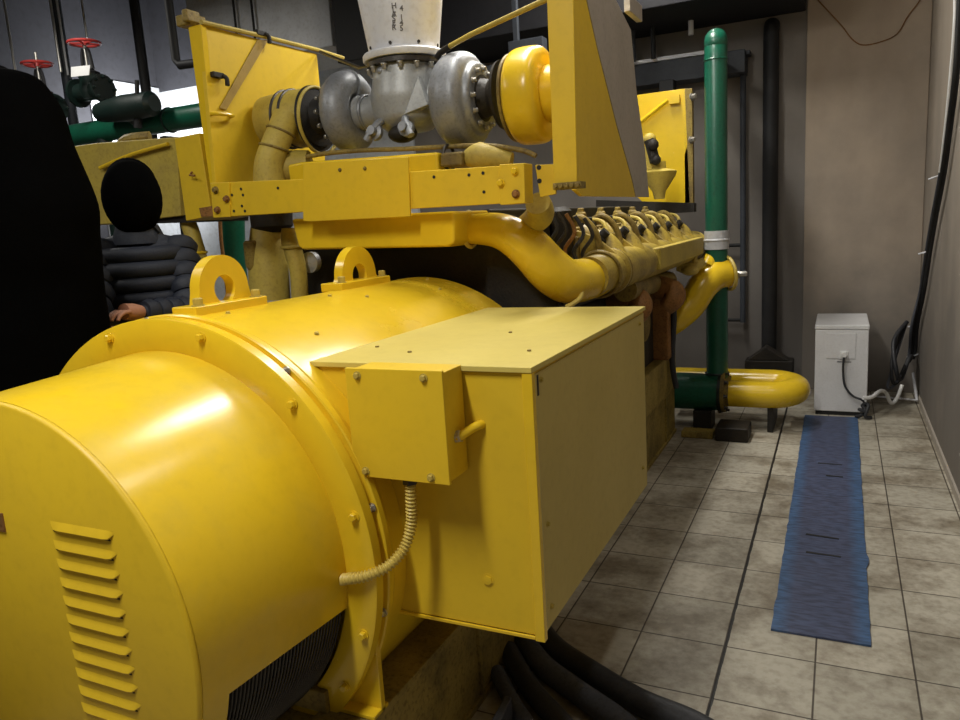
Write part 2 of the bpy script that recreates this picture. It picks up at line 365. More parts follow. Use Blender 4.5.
# louvres pressed out of the end plate
lv = []
zl0 = at(85, 526, 1, YP).z; zl9 = at(100, 690, 1, YP).z
for i in range(15):
    xL = at(52, 525, 1, YP).x; xR = at(116, 540, 1, YP).x
    z = zl0 + (zl9-zl0)*i/9
    b = MB(); k = 14
    prof = [(0, 0), (-.003, -.006), (-.0075, -.0165), (-.0065, -.0190), (-.002, -.0190)]
    vs = []
    for s_ in range(k+1):
        f = s_/k; e = min(1, min(f, 1-f)*k/2.0); e = math.sqrt(max(0, 1-(1-e)**2))
        for (dy, dz) in prof: vs.append((xL+(xR-xL)*f, YP-.003+dy*e, z+dz*(.35+.65*e)))
    fs = []
    for s_ in range(k):
        for q in range(4): fs.append((s_*5+q, s_*5+q+1, (s_+1)*5+q+1, (s_+1)*5+q))
    fs += [(0, 1, 2, 3, 4), tuple(k*5+q for q in (4, 3, 2, 1, 0))]
    b.add(vs, fs); b.build('louvre', 'yellow_panel', g)
    # the dark slot under each
    MB().box((xL+.007, YP-.0045, z-.0215), (xR-.012, YP-.002, z-.0185)).build('louvre_slot', 'black', g)
MB().box((at(-6, 500, 1, YP).x, YP-.006, at(0, 530, 1, YP).z), (at(2, 500, 1, YP).x, YP-.003, at(0, 512, 1, YP).z)).build('nameplate', 'orange_rust', g)
# ring
RO = .632
b = MB(); b.lathe((AX, YR, AZ), (0, 1, 0), [(0, RB-.004), (-.004, RB+.006), (-.004, RO-.006), (0, RO), (.030, RO), (.034, RO-.012), (.034, RB-.004)], 120, False, True)
b.build('front_ring', 'yellow', g)
b = MB(); b.lathe((AX, YR+.034, AZ), (0, 1, 0), [(0, RB), (0, RO-.014), (.016, RO-.014), (.016, RB)], 120, False, True)
b.build('ring_web', 'yellow', g)
b = MB(); b.lathe((AX, YR+.050, AZ), (0, 1, 0), [(0, RB), (0, RO+.0), (.004, RO+.004), (.022, RO+.004), (.026, RO-.002), (.050, RO-.010), (.050, RB)], 120, False, True)
b.build('rear_ring', 'yellow', g)
ring_b = []
for (px, py) in [(113, 345), (201, 347), (290, 408), (350, 517), (359, 632)]:
    ring_b.append(at(px, py, 1, YR-.004))
angs = [math.atan2(p.z-AZ, p.x-AX) for p in ring_b]
for k in range(5, 12): angs.append(math.radians(110+(k-4)*31))
bolts(g, [(AX+.606*math.cos(a), YR-.004, AZ+.606*math.sin(a)) for a in angs], (0, -1, 0), .0105, .012, 'yellow', 'ring_bolt')
bolts(g, [(AX+(RO-.008)*math.cos(math.radians(a)), YR+.048, AZ+(RO-.008)*math.sin(math.radians(a))) for a in (-12, 14, 52, 98)], (0, -1, 0), .009, .014, 'chrome', 'rim_bolt')
# mounting feet down to the frame
for sgn in (1, -1):
    def fx(x): return x if sgn > 0 else 2*AX-x
    b = MB()
    xe = at(380, 690, 1, YR+.036).x
    poly = [(fx(AX+.60*math.cos(math.radians(a))), YR+.036, AZ+.60*math.sin(math.radians(a))) for a in (-12, -20, -28, -36, -44, -50)]
    poly = [(fx(xe-.012), YR+.036, .66), (fx(xe), YR+.036, .60), (fx(xe), YR+.036, .358), (fx(xe-.13), YR+.036, .358)] + poly[::-1][:4]
    b.prism(poly, (0, .02, 0))
    b.box((min(fx(xe-.13), fx(xe+.004)), YR-.0, .358), (max(fx(xe-.13), fx(xe+.0)), YR+.07, .370))
    b.build('mounting_foot', 'yellow', g, .003)
# housing
RH = .618
b = MB(); b.lathe((AX, YR+.10, AZ), (0, 1, 0), [(0, RH-.004), (.004, RH), (1.30, RH), (1.34, RH-.012), (1.38, RH-.07), (1.40, RH-.12)], 120)
b.build('housing', 'yellow', g)
bolts(g, [(AX+RH*math.sin(math.radians(d)), y, AZ+RH*math.cos(math.radians(d))) for d, y in ((4, 1.64), (6, 2.10), (14, 2.2), (20, 2.62), (8, 2.75), (28, 1.72))], (.15, 0, 1), .006, .005, 'yellow_dull', 'housing_bolt')
# lifting eyes
for (pl0, pl1, pt) in [((183, 305), (262, 293), (222, 255)), ((333, 286), (386, 275), (362, 246))]:
    X0 = -1.665
    a = at(*pl0, 0, X0); c = at(*pl1, 0, X0); t_ = at(*pt, 0, X0)
    zb_ = 1.385; y0, y1 = a.y, c.y
    y0 += .025
    e = MB(); e.box((X0-.075, y0, zb_), (X0+.02, y1, zb_+.032))
    e.build('lifting_eye_base', 'yellow', g, .004)
    e = MB(); yc = (y0+y1)/2+.015; Rr = (y1-y0)*.34; rr = Rr*.42; zc = t_.z-Rr; n = 28
    out = []
    for i in range(n+1):
        t = PI*i/n; out.append((yc+Rr*math.cos(t), zc+Rr*math.sin(t)))
    wb = (y1-y0)*.37
    outer = [(yc+wb, zb_+.03)]+out+[(yc-wb, zb_+.03)]
    inner = [(yc+rr*math.cos(2*PI*i/32), zc+rr*math.sin(2*PI*i/32)) for i in range(32)]
    # plate with a hole: ring of quads between matching points
    def ray_outer(th):
        d = (math.cos(th), math.sin(th)); best = None
        m_ = len(outer)
        for i in range(m_):
            x1, z1 = outer[i][0]-yc, outer[i][1]-zc; x2, z2 = outer[(i+1) % m_][0]-yc, outer[(i+1) % m_][1]-zc
            den = d[0]*(z2-z1)-d[1]*(x2-x1)
            if abs(den) < 1e-9: continue
            tt = (x1*(z2-z1)-z1*(x2-x1))/den; ss = (x1*d[1]-z1*d[0])/den
            if tt > 0 and -1e-6 <= ss <= 1+1e-6: best = tt if best is None else max(best, tt)
        return best or Rr
    ths = sorted([2*PI*i/48 for i in range(48)]+[math.atan2(zb_+.03-zc, wb) % (2*PI), math.atan2(zb_+.03-zc, -wb) % (2*PI)])
    nn = len(ths); vs = []
    for xx in (X0-.06, X0-.022):
        for th in ths: vs.append((xx, yc+rr*math.cos(th), zc+rr*math.sin(th)))
        for th in ths:
            R_ = ray_outer(th); vs.append((xx, yc+R_*math.cos(th), zc+R_*math.sin(th)))
    fs = []
    for i in range(nn):
        j = (i+1) % nn
        fs += [(i, j, nn+j, nn+i), (2*nn+i, 3*nn+i, 3*nn+j, 2*nn+j), (i, 2*nn+i, 2*nn+j, j), (nn+i, nn+j, 3*nn+j, 3*nn+i)]
    e.add(vs, fs); e.build('lifting_eye', 'yellow', g, .0)
    bolts(g, [(X0, y0+.03, zb_+.03), (X0, y1-.03, zb_+.03)], (0, 0, 1), .014, .02, 'yellow_dull', 'eye_bolt')

# ---- terminal box on the side of the generator
tb = thing('terminal_box', 'big yellow sheet steel terminal box on the right side of the generator', 'electrical box', (-.95, 2.1, zb))
M['side_shade'] = paint('side_shade_paint', (.55, .43, .12), .5, 0, (.42, .32, .09), .4, 2.5, .02, .3, .04)  # duller yellow: the dim light on this side put into the colour
M['box_face'] = paint('box_face_paint', (.72, .49, .02), .45, 0, (.58, .38, .03), .35, 2.2, .02, .4, .03)
b = MB(); b.box((-1.30, yl+.004, zb+.004), (xr-.004, ybk, zt-.012)); b.build('box_body', 'box_face', tb, .004)
b = MB(); b.box((-1.27, yl-.006, zt-.012), (xr+.004, ybk+.006, zt+.002)); b.build('lid', 'lid_paint', tb, .002)
b = MB(); b.box((xr-.004, yl+.02, zb+.01), (xr, ybk-.01, zt-.02)); b.build('side_cover', 'side_shade', tb, .001)
b = MB(); b.box((xr-.022, yl-.004, zb-.006), (xr+.004, yl+.016, zt-.012)); b.box((-1.13, yl-.003, zb-.004), (xr-.022, yl+.004, zb+.005)); b.build('corner_trim', 'yellow', tb, .002)
bolts(tb, [(xr, yl+.06, zt-.04), (xr, yl+.06, zb+.28), (xr, yl+.06, zb+.06), (xr, ybk-.08, zt-.05), (xr, ybk-.08, zb+.1)], (1, 0, 0), .006, .006, 'yellow_dull', 'cover_screw')
MB().box((xr-.001, yl+.035, zt-.075), (xr+.001, yl+.045, zt-.025)).build('cover_slot', 'black', tb)
bolts(tb, [at(488, 580, 1, yl+.004)], (0, -1, 0), .013, .004, 'box_face', 'blank_plug')
bolts(tb, [(-.72, yl+.2, zt), (-.9, yl+.5, zt), (-1.05, yl+.15, zt), (-1.2, yl+.22, zt)], (0, 0, 1), .006, .005, 'yellow_grime', 'lid_screw')
# ---- small junction box and conduits
yj = 1.475
p0 = at(345, 371, 1, yj); p1 = at(441, 372, 1, yj); p2 = at(449, 482, 1, yj); p3 = at(364, 476, 1, yj)
xl_, xr_ = (p0.x+p3.x)/2-.006, (p1.x+p2.x)/2
zt_, zb_ = (p0.z+p1.z)/2, (p2.z+p3.z)/2
jb = thing('junction_box', 'small square yellow junction box mounted on the front of the terminal box', 'electrical box', ((xl_+xr_)/2, yj+.06, zb_))
MB().box((xl_, yj+.004, zb_), (xr_, yl-.0, zt_)).build('box_body', 'yellow_panel', jb, .003)
MB().box((xl_-.006, yj-.004, zb_-.004), (xr_+.004, yj+.006, zt_+.006)).build('cover', 'box_face', jb, .002)
bolts(jb, [(x, yj-.004, z) for x in (xl_+.03, xr_-.045) for z in (zb_+.012, zt_-.012)], (0, -1, 0), .008, .007, 'yellow_dull', 'cover_screw')
a = at(447, 440, 0, xr_); q = at(480, 425, 1, yl)
c0 = at(458, 437, 1, 1.53); c0.x = xr_-.005
b = MB(); b.tube([c0, c0+V((.012, 0, .002)), q+V((-.012, -.016, -.004)), q+V((-.002, -.006, 0)), q+V((.004, .012, 0))], .0115, 14, 4); b.build('conduit_elbow', 'yellow', jb)
b = MB(); b.cyl(c0, c0+V((.016, .002, .003)), .016, n=6); b.build('conduit_nut', 'chrome', jb, .001)
fc = MB()
yc_ = 1.50
path = [at(410, 478, 1, yc_), at(411, 500, 1, yc_), at(411, 525, 1, yc_), at(404, 548, 1, 1.48), at(388, 566, 1, 1.44), at(366, 576, 1, 1.405), at(350, 578.5, 1, 1.395), at(337, 580, 1, 1.41)]
P_, _ = catmull(path, [0]*len(path), 30)
L_ = [0]
for i in range(1, len(P_)): L_.append(L_[-1]+(P_[i]-P_[i-1]).length)
nrib = int(L_[-1]/.0095)
Rr_ = [.0125+.0026*math.sin(2*PI*nrib*l/L_[-1]) for l in L_]
fc.tube(P_, Rr_, 16)
fco = fc.build('flexible_conduit', 'cream_conduit', jb, angle=80)
MB().cyl(path[0]+V((0, 0, .01)), path[0]-V((0, 0, .014)), .019, n=6).build('conduit_gland', 'dark_steel', jb)
MB().cyl(path[-1]+V((0, .012, 0)), path[-1]+V((.012, -.002, 0)), .018, n=16).build('conduit_grommet', 'black', jb)

# ================================================================== THE ENGINE
en = thing('diesel_engine', 'long yellow diesel engine with row of cylinder heads and grey turbochargers', 'engine', (AX, 4.2, .35))
# block
b = MB(); b.box((-2.32, 3.0, .36), (-1.12, 5.55, 1.18)); b.lathe((AX, 2.84, .80), (0, 1, 0), [(0, .44), (.02, .50), (.16, .52), (.18, .50)], 40); b.box((-1.98, 3.0, 1.50), (-1.36, 5.5, 1.66)); b.prism([(-1.12, 3.05, 1.18), (-1.0, 3.05, 1.30), (-1.30, 3.05, 1.52), (-1.97, 3.05, 1.52), (-2.27, 3.05, 1.30), (-2.15, 3.05, 1.18)], (0, 2.5, 0))
b.build('engine_block', 'black_grime', en, .01)
MB().prism([(-2.45, 3.0, .40), (-2.45, 3.0, 1.30), (-2.40, 3.0, 1.56), (-1.28, 3.0, 1.56), (-1.12, 3.0, 1.40), (-1.06, 3.0, 1.2), (-1.06, 3.0, .40)], (0, .06, 0)).build('flywheel_housing', 'black_grime', en, .01)
for yy in (3.25, 3.7, 4.15, 4.6, 5.05):
    MB().lathe((-1.12, yy+.1, .92), (1, 0, 0), [(0, .12), (.02, .12), (.03, .10)], 24).build('inspection_cover', 'yellow_grime', en)
MB().box((-1.14, 3.0, .36), (-1.05, 5.4, .62)).build('sump_rail', 'yellow_dark', en, .01)
b = MB(); b.box((-1.16, 5.0, .62), (-1.02, 5.16, 1.16)); b.box((-1.10, 5.3, .36), (-1.05, 5.38, 1.1)); b.build('side_column', 'orange_rust', en, .01)
b = MB(); b.tube([(-1.04, 5.1, 1.15), (-1.0, 5.1, .95), (-1.02, 5.12, .6), (-1.0, 5.15, .4)], .02, 10, 6); b.build('drain_hose', 'rubber', en)
# manifold along the right bank
mx_, mz_ = -.97, 1.345
b = MB(); b.lathe((mx_, 3.12, mz_), (0, 1, 0), [(0, .088), (.14, .09), (.15, .096), (.165, .096), (.17, .09), (.30, .09), (.31, .106), (.35, .106), (.36, .098), (2.5, .098), (2.54, .10), (2.58, .085), (2.60, .05)], 36)
b.build('intake_manifold', 'port_paint', en)
for yy in (3.27, 3.46): MB().ring((mx_, yy, mz_), (0, 1, 0), .101, .008, 36, 8).build('hose_clamp', 'yellow_grime', en)
b = MB(); b.box((mx_+.045, 4.05, mz_-.045), (mx_+.112, 5.45, mz_+.07)); b.build('manifold_cover', 'yellow_dull', en, .006)
b = MB(); b.ring((mx_, 5.70, mz_), (0, 1, 0), .095, .014, 32, 8); b.build('end_flange', 'yellow_dull', en)
# six cylinder stations
for i in range(6):
    y = 3.52+.37*i
    h = MB()
    h.box((-1.36, y-.13, 1.40), (-1.10, y+.13, 1.515))
    h.box((-1.33, y-.11, 1.515), (-1.13, y+.11, 1.555))
    hd = h.build('cylinder_head', 'yellow_grime', en, .008)
    h = MB(); h.box((-1.31, y-.085, 1.555), (-1.17, y+.085, 1.60)); h.lathe((-1.24, y, 1.60), (0, 0, 1), [(0, .03), (.02, .03), (.03, .018), (.05, .018)], 12); h.build('valve_cover', 'yellow_grime', hd, .012)
    h = MB(); h.tube([(mx_-.02, y, mz_+.05), (mx_-.035, y, mz_+.12), (-1.06, y, 1.50), (-1.12, y, 1.52)], [.10, .062, .045, .05], 16, 5); h.build('intake_port', 'port_paint', en)
    # triangular rib of the port and its cap bolt
    h = MB(); h.prism([(mx_+.085, y-.10, mz_+.05), (mx_-.05, y-.10, mz_+.16), (-1.12, y-.10, 1.545), (-1.12, y-.10, mz_)], (0, .018, 0)); h.build('port_rib', 'port_paint', en, .004)
    h = MB(); h.lathe((-1.045, y-.06, 1.475), (.75, 0, .66), [(0, .034), (.05, .034), (.055, .022), (.085, .022)], 14); h.build('port_cap', 'black_grime', en)
    h = MB(); h.tube([(-1.0, y+.03, 1.46), (-1.03, y+.08, 1.56), (-1.10, y+.12, 1.585), (-1.17, y+.10, 1.575)], .011, 8, 5); h.build('fuel_line', 'yellow_dull', en)
    h = MB(); h.box((-1.13, y+.02, 1.50), (-1.07, y+.08, 1.575)); h.hexbolt((-1.10, y+.05, 1.575), (0, 0, 1), .02, .02); h.build('injector_clamp', 'black_grime', en, .004)
    h = MB(); h.tube([(-1.15, y-.12, 1.58), (-1.08, y-.14, 1.60), (-1.02, y-.13, 1.54), (-1.0, y-.12, 1.46)], .016, 10, 5); h.build('return_line', 'yellow_grime', en)
    # left bank, mostly hidden
    h = MB(); h.box((-2.17, y-.13, 1.40), (-1.91, y+.13, 1.515)); h.build('cylinder_head', 'yellow_grime', en, .008)
# curved air pipe from the aftercooler down to the manifold
b = MB()
path = [at(452, 230, 1, 2.86), at(478, 229, 1, 2.86), at(503, 232, 1, 2.86), at(528, 247, 1, 2.88), at(550, 270, 1, 2.93), at(568, 281, 1, 3.0), V((mx_-.012, 3.16, mz_-.008)), V((mx_, 3.25, mz_))]
b.tube(path, [.060, .063, .074, .088, .094, .094, .09, .088], 32, 8)
b.build('air_pipe', 'yellow', en)
for p, q_, r_ in ((at(470, 229.5, 1, 2.86), (1, .02, 0), .076),):
    MB().ring(p, q_, r_-.004, .009, 32, 8).build('hose_clamp', 'cream_conduit', en)
b = MB(); b.tube([at(581, 283, 1, 2.98), at(581, 296, 1, 2.96), at(574, 303, 1, 2.94), at(566, 307, 1, 2.93)], .010, 8, 4); b.box(at(579, 289, 1, 2.98)-V((.006, .006, .0)), at(583, 279, 1, 2.98)+V((.006, .006, 0))); b.build('breather_pipe', 'cream_conduit', en)
# aftercooler tank and the cross bar in front of it
yb = 2.60
def quad(b, pts, y, th): b.prism([at(px, py, 1, y) for px, py in pts], (0, th, 0)); return b
b = MB(); quad(b, [(291, 219), (454, 211), (454, 243), (448, 247), (303, 250), (298, 247)], 2.68, .34); b.build('aftercooler_tank', 'yellow', en, .012, seg=3)
b = MB(); quad(b, [(287, 165), (300, 162), (437, 152), (439, 175), (290, 185)], 2.74, .26); b.build('aftercooler_top', 'yellow', en, .012, seg=3)
b = MB(); quad(b, [(440, 153), (462, 151), (462, 166), (440, 167)], 2.74, .2); b.build('hose_joint', 'yellow_grime', en, .01)
b = MB(); b.tube([at(463, 160, 1, 2.80), at(480, 156, 1, 2.80), at(512, 160, 1, 2.82)], [.02, .055, .03], 18, 5); b.build('air_elbow', 'yellow_dull', en)
MB().ring(at(449, 158, 1, 2.8), (1, 0, 0), .05, .007, 24, 8).build('hose_clamp', 'dark_steel', en)
cb = thing('cross_bar', 'yellow punched steel cross bar between the two hood panels', 'bar', at(375, 215, 1, yb)+V((0, .02, 0)))
b = MB(); quad(b, [(230, 182), (303, 179), (407, 172), (504, 165.5), (504, 203.5), (409, 209), (305, 212), (230, 216.5)], yb, .02)
b.build('bar', 'yellow_panel', cb, .003)
b = MB(); quad(b, [(303, 163), (408, 157), (410, 216.5), (311, 221.5), (303, 221)], yb-.012, .012); b.build('cover_plate', 'yellow_panel', cb, .002)
b = MB(); quad(b, [(210, 183), (229, 182), (230, 217), (213, 218)], yb-.008, .07); b.build('end_bracket', 'yellow_panel', cb, .003)
b = MB(); quad(b, [(499, 164.5), (524, 163), (525, 203), (500, 205)], yb-.008, .085); b.build('end_bracket', 'yellow_panel', cb, .003)
b = MB(); quad(b, [(535, 165), (554, 164), (556, 194), (540, 197)], yb+.10, .012); b.build('hinge_bracket', 'yellow_panel', cb, .002)
holes = [(236, 186), (242, 189), (243, 196), (236, 206), (244, 211), (240, 215)]
hs = [(241, 189), (243, 195), (242, 206), (245, 211), (232, 195), (234, 211), (278, 188), (434, 177), (469, 175), (483, 173), (484, 192)]
for (px, py) in hs:
    p = at(px, py, 1, yb-.001); MB().lathe(p, (0, -1, 0), [(0, .0062), (.0012, .0062)], 14).build('bolt_hole', 'black', cb)
for (px, py) in [(340, 170), (365, 168.5)]:
    p = at(px, py, 1, yb-.012); MB().hexbolt(p, (0, -1, 0), .006, .006).build('plate_bolt', 'yellow_grime', cb)
for (px, py, m_) in [(216, 190, 'yellow_grime'), (227, 199, 'orange_rust'), (218, 210, 'orange_rust'), (501, 183, 'yellow'), (515, 171, 'yellow'), (516, 194, 'orange_rust')]:
    p = at(px, py, 1, yb-.008); MB().hexbolt(p, (0, -1, 0), .012, .014).build('bracket_bolt', m_, cb)
for (px, py) in [(539, 167.5), (539.5, 181)]:
    p = at(px, py, 1, yb+.10); MB().lathe(p, (0, -1, 0), [(0, .009), (.002, .009)], 14).build('bolt_hole', 'black', cb)

# turbochargers (axis along x)
TY = 2.98
def volute(b, c, R, r, n=48, start=.7, open_dir=1):
    "spiral casing round the x axis, the tube growing towards the outlet"
    path = []; rad = []
    for i in range(n+1):
        t = i/n; a = 2*PI*t*open_dir+PI*.5
        rr = r*(start+(1-start)*t)
        path.append(V(c)+V((0, math.cos(a)*R, math.sin(a)*R))); rad.append(rr)
    b.tube(path, rad, 20)
tc_l = at(349, 112, 1, TY); tc_r = at(465, 101, 1, TY)
for (c, sg, nm) in ((tc_l, -1, 'l'), (tc_r, 1, 'r')):
    tt = bpy.data.objects.new('turbocharger', None); C.objects.link(tt); tt.parent = en; tt.location = c-wpos(en)
    tt['label'] = 'silver turbocharger with yellow compressor housing, ' + ('left of the stack' if sg < 0 else 'right of the stack')
    b = MB()
    if sg < 0:
        volute(b, c, .112, .074, start=.88); b.lathe(c-V((.035, 0, 0)), (1, 0, 0), [(0, .10), (.07, .10)], 36)
    else:
        pr_, _ = catmull([V((h, r, 0)) for h, r in [(-.11, .07), (-.105, .12), (-.085, .165), (-.05, .19), (-.01, .197), (.03, .192), (.05, .172), (.06, .15), (.075, .145), (.085, .135), (.088, .10)]], [0]*11, 4)
        b.lathe(c, (1, 0, 0), [(p.x, p.y) for p in pr_], 56)
    b.build('turbine_casing', 'silver', tt)
    # core and bolted backplate
    b = MB(); b.lathe(c+V((sg*.05, 0, 0)), (sg, 0, 0), [(0, .105), (.02, .115), (.035, .115), (.04, .08), (.075, .07), (.115, .085), (.12, .135), (.135, .14)], 40); b.build('bearing_housing', 'black_grime', tt)
    for k in range(12):
        a_ = 2*PI*k/12
        MB().hexbolt(c+V((sg*.088, .118*math.cos(a_), .118*math.sin(a_))), (sg, 0, 0), .009, .014).build('casing_bolt', 'chrome', tt)
    if sg > 0:
        cc = c+V((.285, 0, -.018))
        b = MB(); b.lathe(cc-V((.05, 0, 0)), (1, 0, 0), [(p.x, p.y) for p in catmull([V(q+(0,)) for q in [(-.012, .15), (0, .158), (.006, .176), (.025, .187), (.07, .190), (.115, .186), (.135, .165), (.14, .13), (.135, .09)]], [0]*9, 4)[0]], 48)
        b.build('compressor_housing', 'yellow', tt)
        b = MB(); b.ring(cc-V((.060, 0, 0)), (1, 0, 0), .165, .008, 48, 8); b.build('v_band', 'yellow_grime', tt)
        b = MB(); b.lathe(cc+V((.08, 0, 0)), (1, 0, 0), [(0, .11), (.06, .11), (.07, .13), (.12, .13)], 36); b.build('inlet_hose', 'yellow', tt)
    else:
        cc = c-V((.20, 0, 0))
        b = MB(); b.ring(cc+V((.03, 0, -.02)), (1, 0, 0), .150, .008, 48, 8); b.build('v_band', 'yellow_dull', tt)
        b = MB(); b.lathe(cc+V((.02, 0, -.01)), (-1, 0, 0), [(0, .148), (.012, .15), (.03, .12)], 48); b.build('back_plate', 'black_grime', tt)
# left intake duct and elbow
b = MB()
pp = [tc_l+V((-.19, 0, .0)), tc_l+V((-.25, 0, .0)), tc_l+V((-.34, 0, .005)), tc_l+V((-.46, .0, .0))]
b.tube(pp, [.128, .132, .128, .122], 32, 4); b.build('intake_duct', 'yellow_dull', en)
for dx in (.345, .30): MB().ring(tc_l+V((-dx, 0, .004)), (1, 0, 0), .130, .007, 36, 8).build('hose_clamp', 'dark_steel', en)
b = MB(); b.tube([at(287, 118, 1, 2.86), at(281, 132, 1, 2.82), at(274, 148, 1, 2.78), at(269, 166, 1, 2.76), at(270, 186, 1, 2.76)], [.066, .062, .062, .066, .074], 28, 6); b.build('compressor_outlet_pipe', 'yellow_dull', en)
for (px, py, y_, ax_) in ((281, 132, 2.82, (-.3, -.3, -.9)), (274, 148, 2.78, (-.25, -.2, -.95))):
    MB().ring(at(px, py, 1, y_), ax_, .064, .006, 32, 8).build('hose_clamp', 'yellow_grime', en)
b = MB(); b.tube([at(268, 172, 1, 2.78), at(285, 168, 1, 2.85), at(310, 166, 1, 2.9)], [.075, .078, .07], 24, 4); b.build('outlet_joint', 'yellow_dull', en)
MB().ring(at(276, 170, 1, 2.80), (1, .2, 0), .079, .007, 28, 8).build('hose_clamp', 'dark_steel', en)
# exhaust collector under the stack
sc0 = at(405, 62, 1, 2.98)
b = MB()
b.tube([sc0+V((0, 0, -.015)), sc0+V((0, 0, -.06)), sc0+V((0, 0, -.15)), sc0+V((.0, 0, -.24)), sc0+V((0, 0, -.29))], [.140, .145, .162, .150, .09], 36, 5)
b.tube([tc_l+V((.05, 0, -.01)), tc_l+V((.12, 0, -.02)), tc_l+V((.20, 0, .0)), sc0+V((-.02, 0, -.12))], [.075, .07, .085, .11], 28, 6)
b.tube([tc_r+V((-.05, 0, -.01)), tc_r+V((-.10, 0, -.01)), sc0+V((.07, 0, -.14)), sc0+V((.0, 0, -.10))], [.075, .075, .095, .11], 28, 6)
b.build('exhaust_collector', 'collector', en)
b = MB(); b.prism([sc0+V((.06, -.145, -.24)), sc0+V((.16, -.115, -.21)), sc0+V((.125, -.12, -.09))], (0, .03, 0)); b.build('collector_rib', 'collector', en, .004)
MB().ring(tc_l+V((.10, 0, -.015)), (1, 0, 0), .074, .008, 32, 8).build('v_band', 'silver', en)
b = MB(); b.lathe(sc0+V((0, 0, -.028)), (0, 0, 1), [(0, .135), (.004, .166), (.022, .166)], 48); b.build('collector_flange', 'dark_steel', en)
MB().ball(sc0+V((-.045, -.128, -.05)), .018, 12).build('sensor_boss', 'silver', en)
for dx in (-.06, .05):
    b = MB(); b.tube([sc0+V((dx, -.10, -.24)), sc0+V((dx*1.3, -.15, -.27)), sc0+V((dx*2.0, -.17, -.33))], .017, 10, 4); b.lathe(sc0+V((dx*1.4, -.14, -.30)), (0, -1, .2), [(0, .034), (.02, .034), (.025, .02), (.05, .02)], 12); b.build('wastegate_valve', 'silver', en)
b = MB(); b.ball(sc0+V((.02, -.10, -.31)), .055, 16, (1.2, 1, .7)); b.build('drain_fitting', 'black_grime', en)
# oil line over the aftercooler
b = MB(); b.tube([at(300, 158, 1, 2.86), at(330, 153, 1, 2.84), at(370, 150, 1, 2.82), at(405, 149, 1, 2.80), at(480, 145.5, 1, 2.80), at(520, 150, 1, 2.80), at(536, 156, 1, 2.80)], .010, 10, 5); b.build('oil_line', 'yellow_grime', en)
# exhaust pipes low on the right bank
for (px, py, y_) in ((637, 302, 3.9), (672, 292, 4.6)):
    c = at(px, py, 1, y_)
    b = MB(); b.tube([c+V((-.22, .1, .02)), c+V((-.10, .02, .03)), c, c+V((.02, -.04, -.04)), c+V((-.03, -.05, -.09))], [.06, .07, .075, .06, .05], 20, 5); b.build('exhaust_elbow', 'orange_rust', en)
b = MB(); b.tube([at(625, 290, 1, 3.7), at(650, 284, 1, 4.5), at(668, 280, 1, 5.2)], .06, 18, 4); b.build('water_manifold', 'yellow_grime', en)
# end water elbow with its clamp
b = MB(); ep = [at(712, 277, 1, 5.62), at(702, 283, 1, 5.5), at(694, 298, 1, 5.42), at(685, 313, 1, 5.38), at(672, 326, 1, 5.36)]
ep = [at(728, 273, 1, 5.62), at(714, 276, 1, 5.56), at(702, 287, 1, 5.48), at(692, 304, 1, 5.42), at(678, 318, 1, 5.36), at(660, 330, 1, 5.34), at(645, 345, 1, 5.34)]
b.tube(ep, [.10, .108, .106, .098, .092, .09, .09], 28, 7); b.build('water_elbow', 'yellow', en)
ax_ = (ep[0]-ep[1]).normalized()
MB().ring(ep[0], ax_, .118, .013, 36, 8).build('pipe_clamp', 'cream_conduit', en)
MB().hexbolt(at(738, 274, 1, 5.58), (1, 0, 0), .02, .05).build('clamp_bolt', 'chrome', en)
b = MB(); b.tube([at(678, 266, 1, 5.35), at(690, 268, 1, 5.35), at(704, 262, 1, 5.4)], [.035, .045, .03], 14, 4); b.ball(at(690, 270, 1, 5.33), .05, 12, (1.3, 1, .8)); b.hexbolt(at(695, 262, 1, 5.35), (0, 0, 1), .018, .05); b.build('drain_valve', 'cream_conduit', en)
b = MB(); b.cyl(at(706, 268, 1, 5.5), at(712, 256, 1, 5.6), .05); b.build('thermostat_cover', 'yellow', en)
# dark shapes between crossbar and manifold: fuel filters and hoses
for (px, py, y_, r_, h_) in ((560, 240, 3.25, .07, .22), (585, 232, 3.35, .06, .2)):
    c = at(px, py, 1, y_); MB().lathe(c-V((.12, 0, h_/2)), (0, 0, 1), [(0, r_*.7), (.03, r_), (h_, r_), (h_+.02, r_*.6)], 20).build('filter_canister', 'black_grime', en)
for k in range(5):
    a_ = at(548+9*k, 210+2*k, 1, 3.05+.05*k); b = MB(); b.tube([a_, a_+V((.03, .02, -.08)), a_+V((-.02, .02, -.16)), a_+V((.02, .05, -.24))], .009, 8, 5); b.build('hose', ['rubber', 'dark_steel', 'orange_rust'][k % 3], en)
b = MB(); b.tube([at(538, 203, 1, 2.78), at(540, 215, 1, 2.85), at(525, 228, 1, 2.95)], [.05, .055, .05], 18, 5); b.build('short_pipe', 'yellow_dull', en)
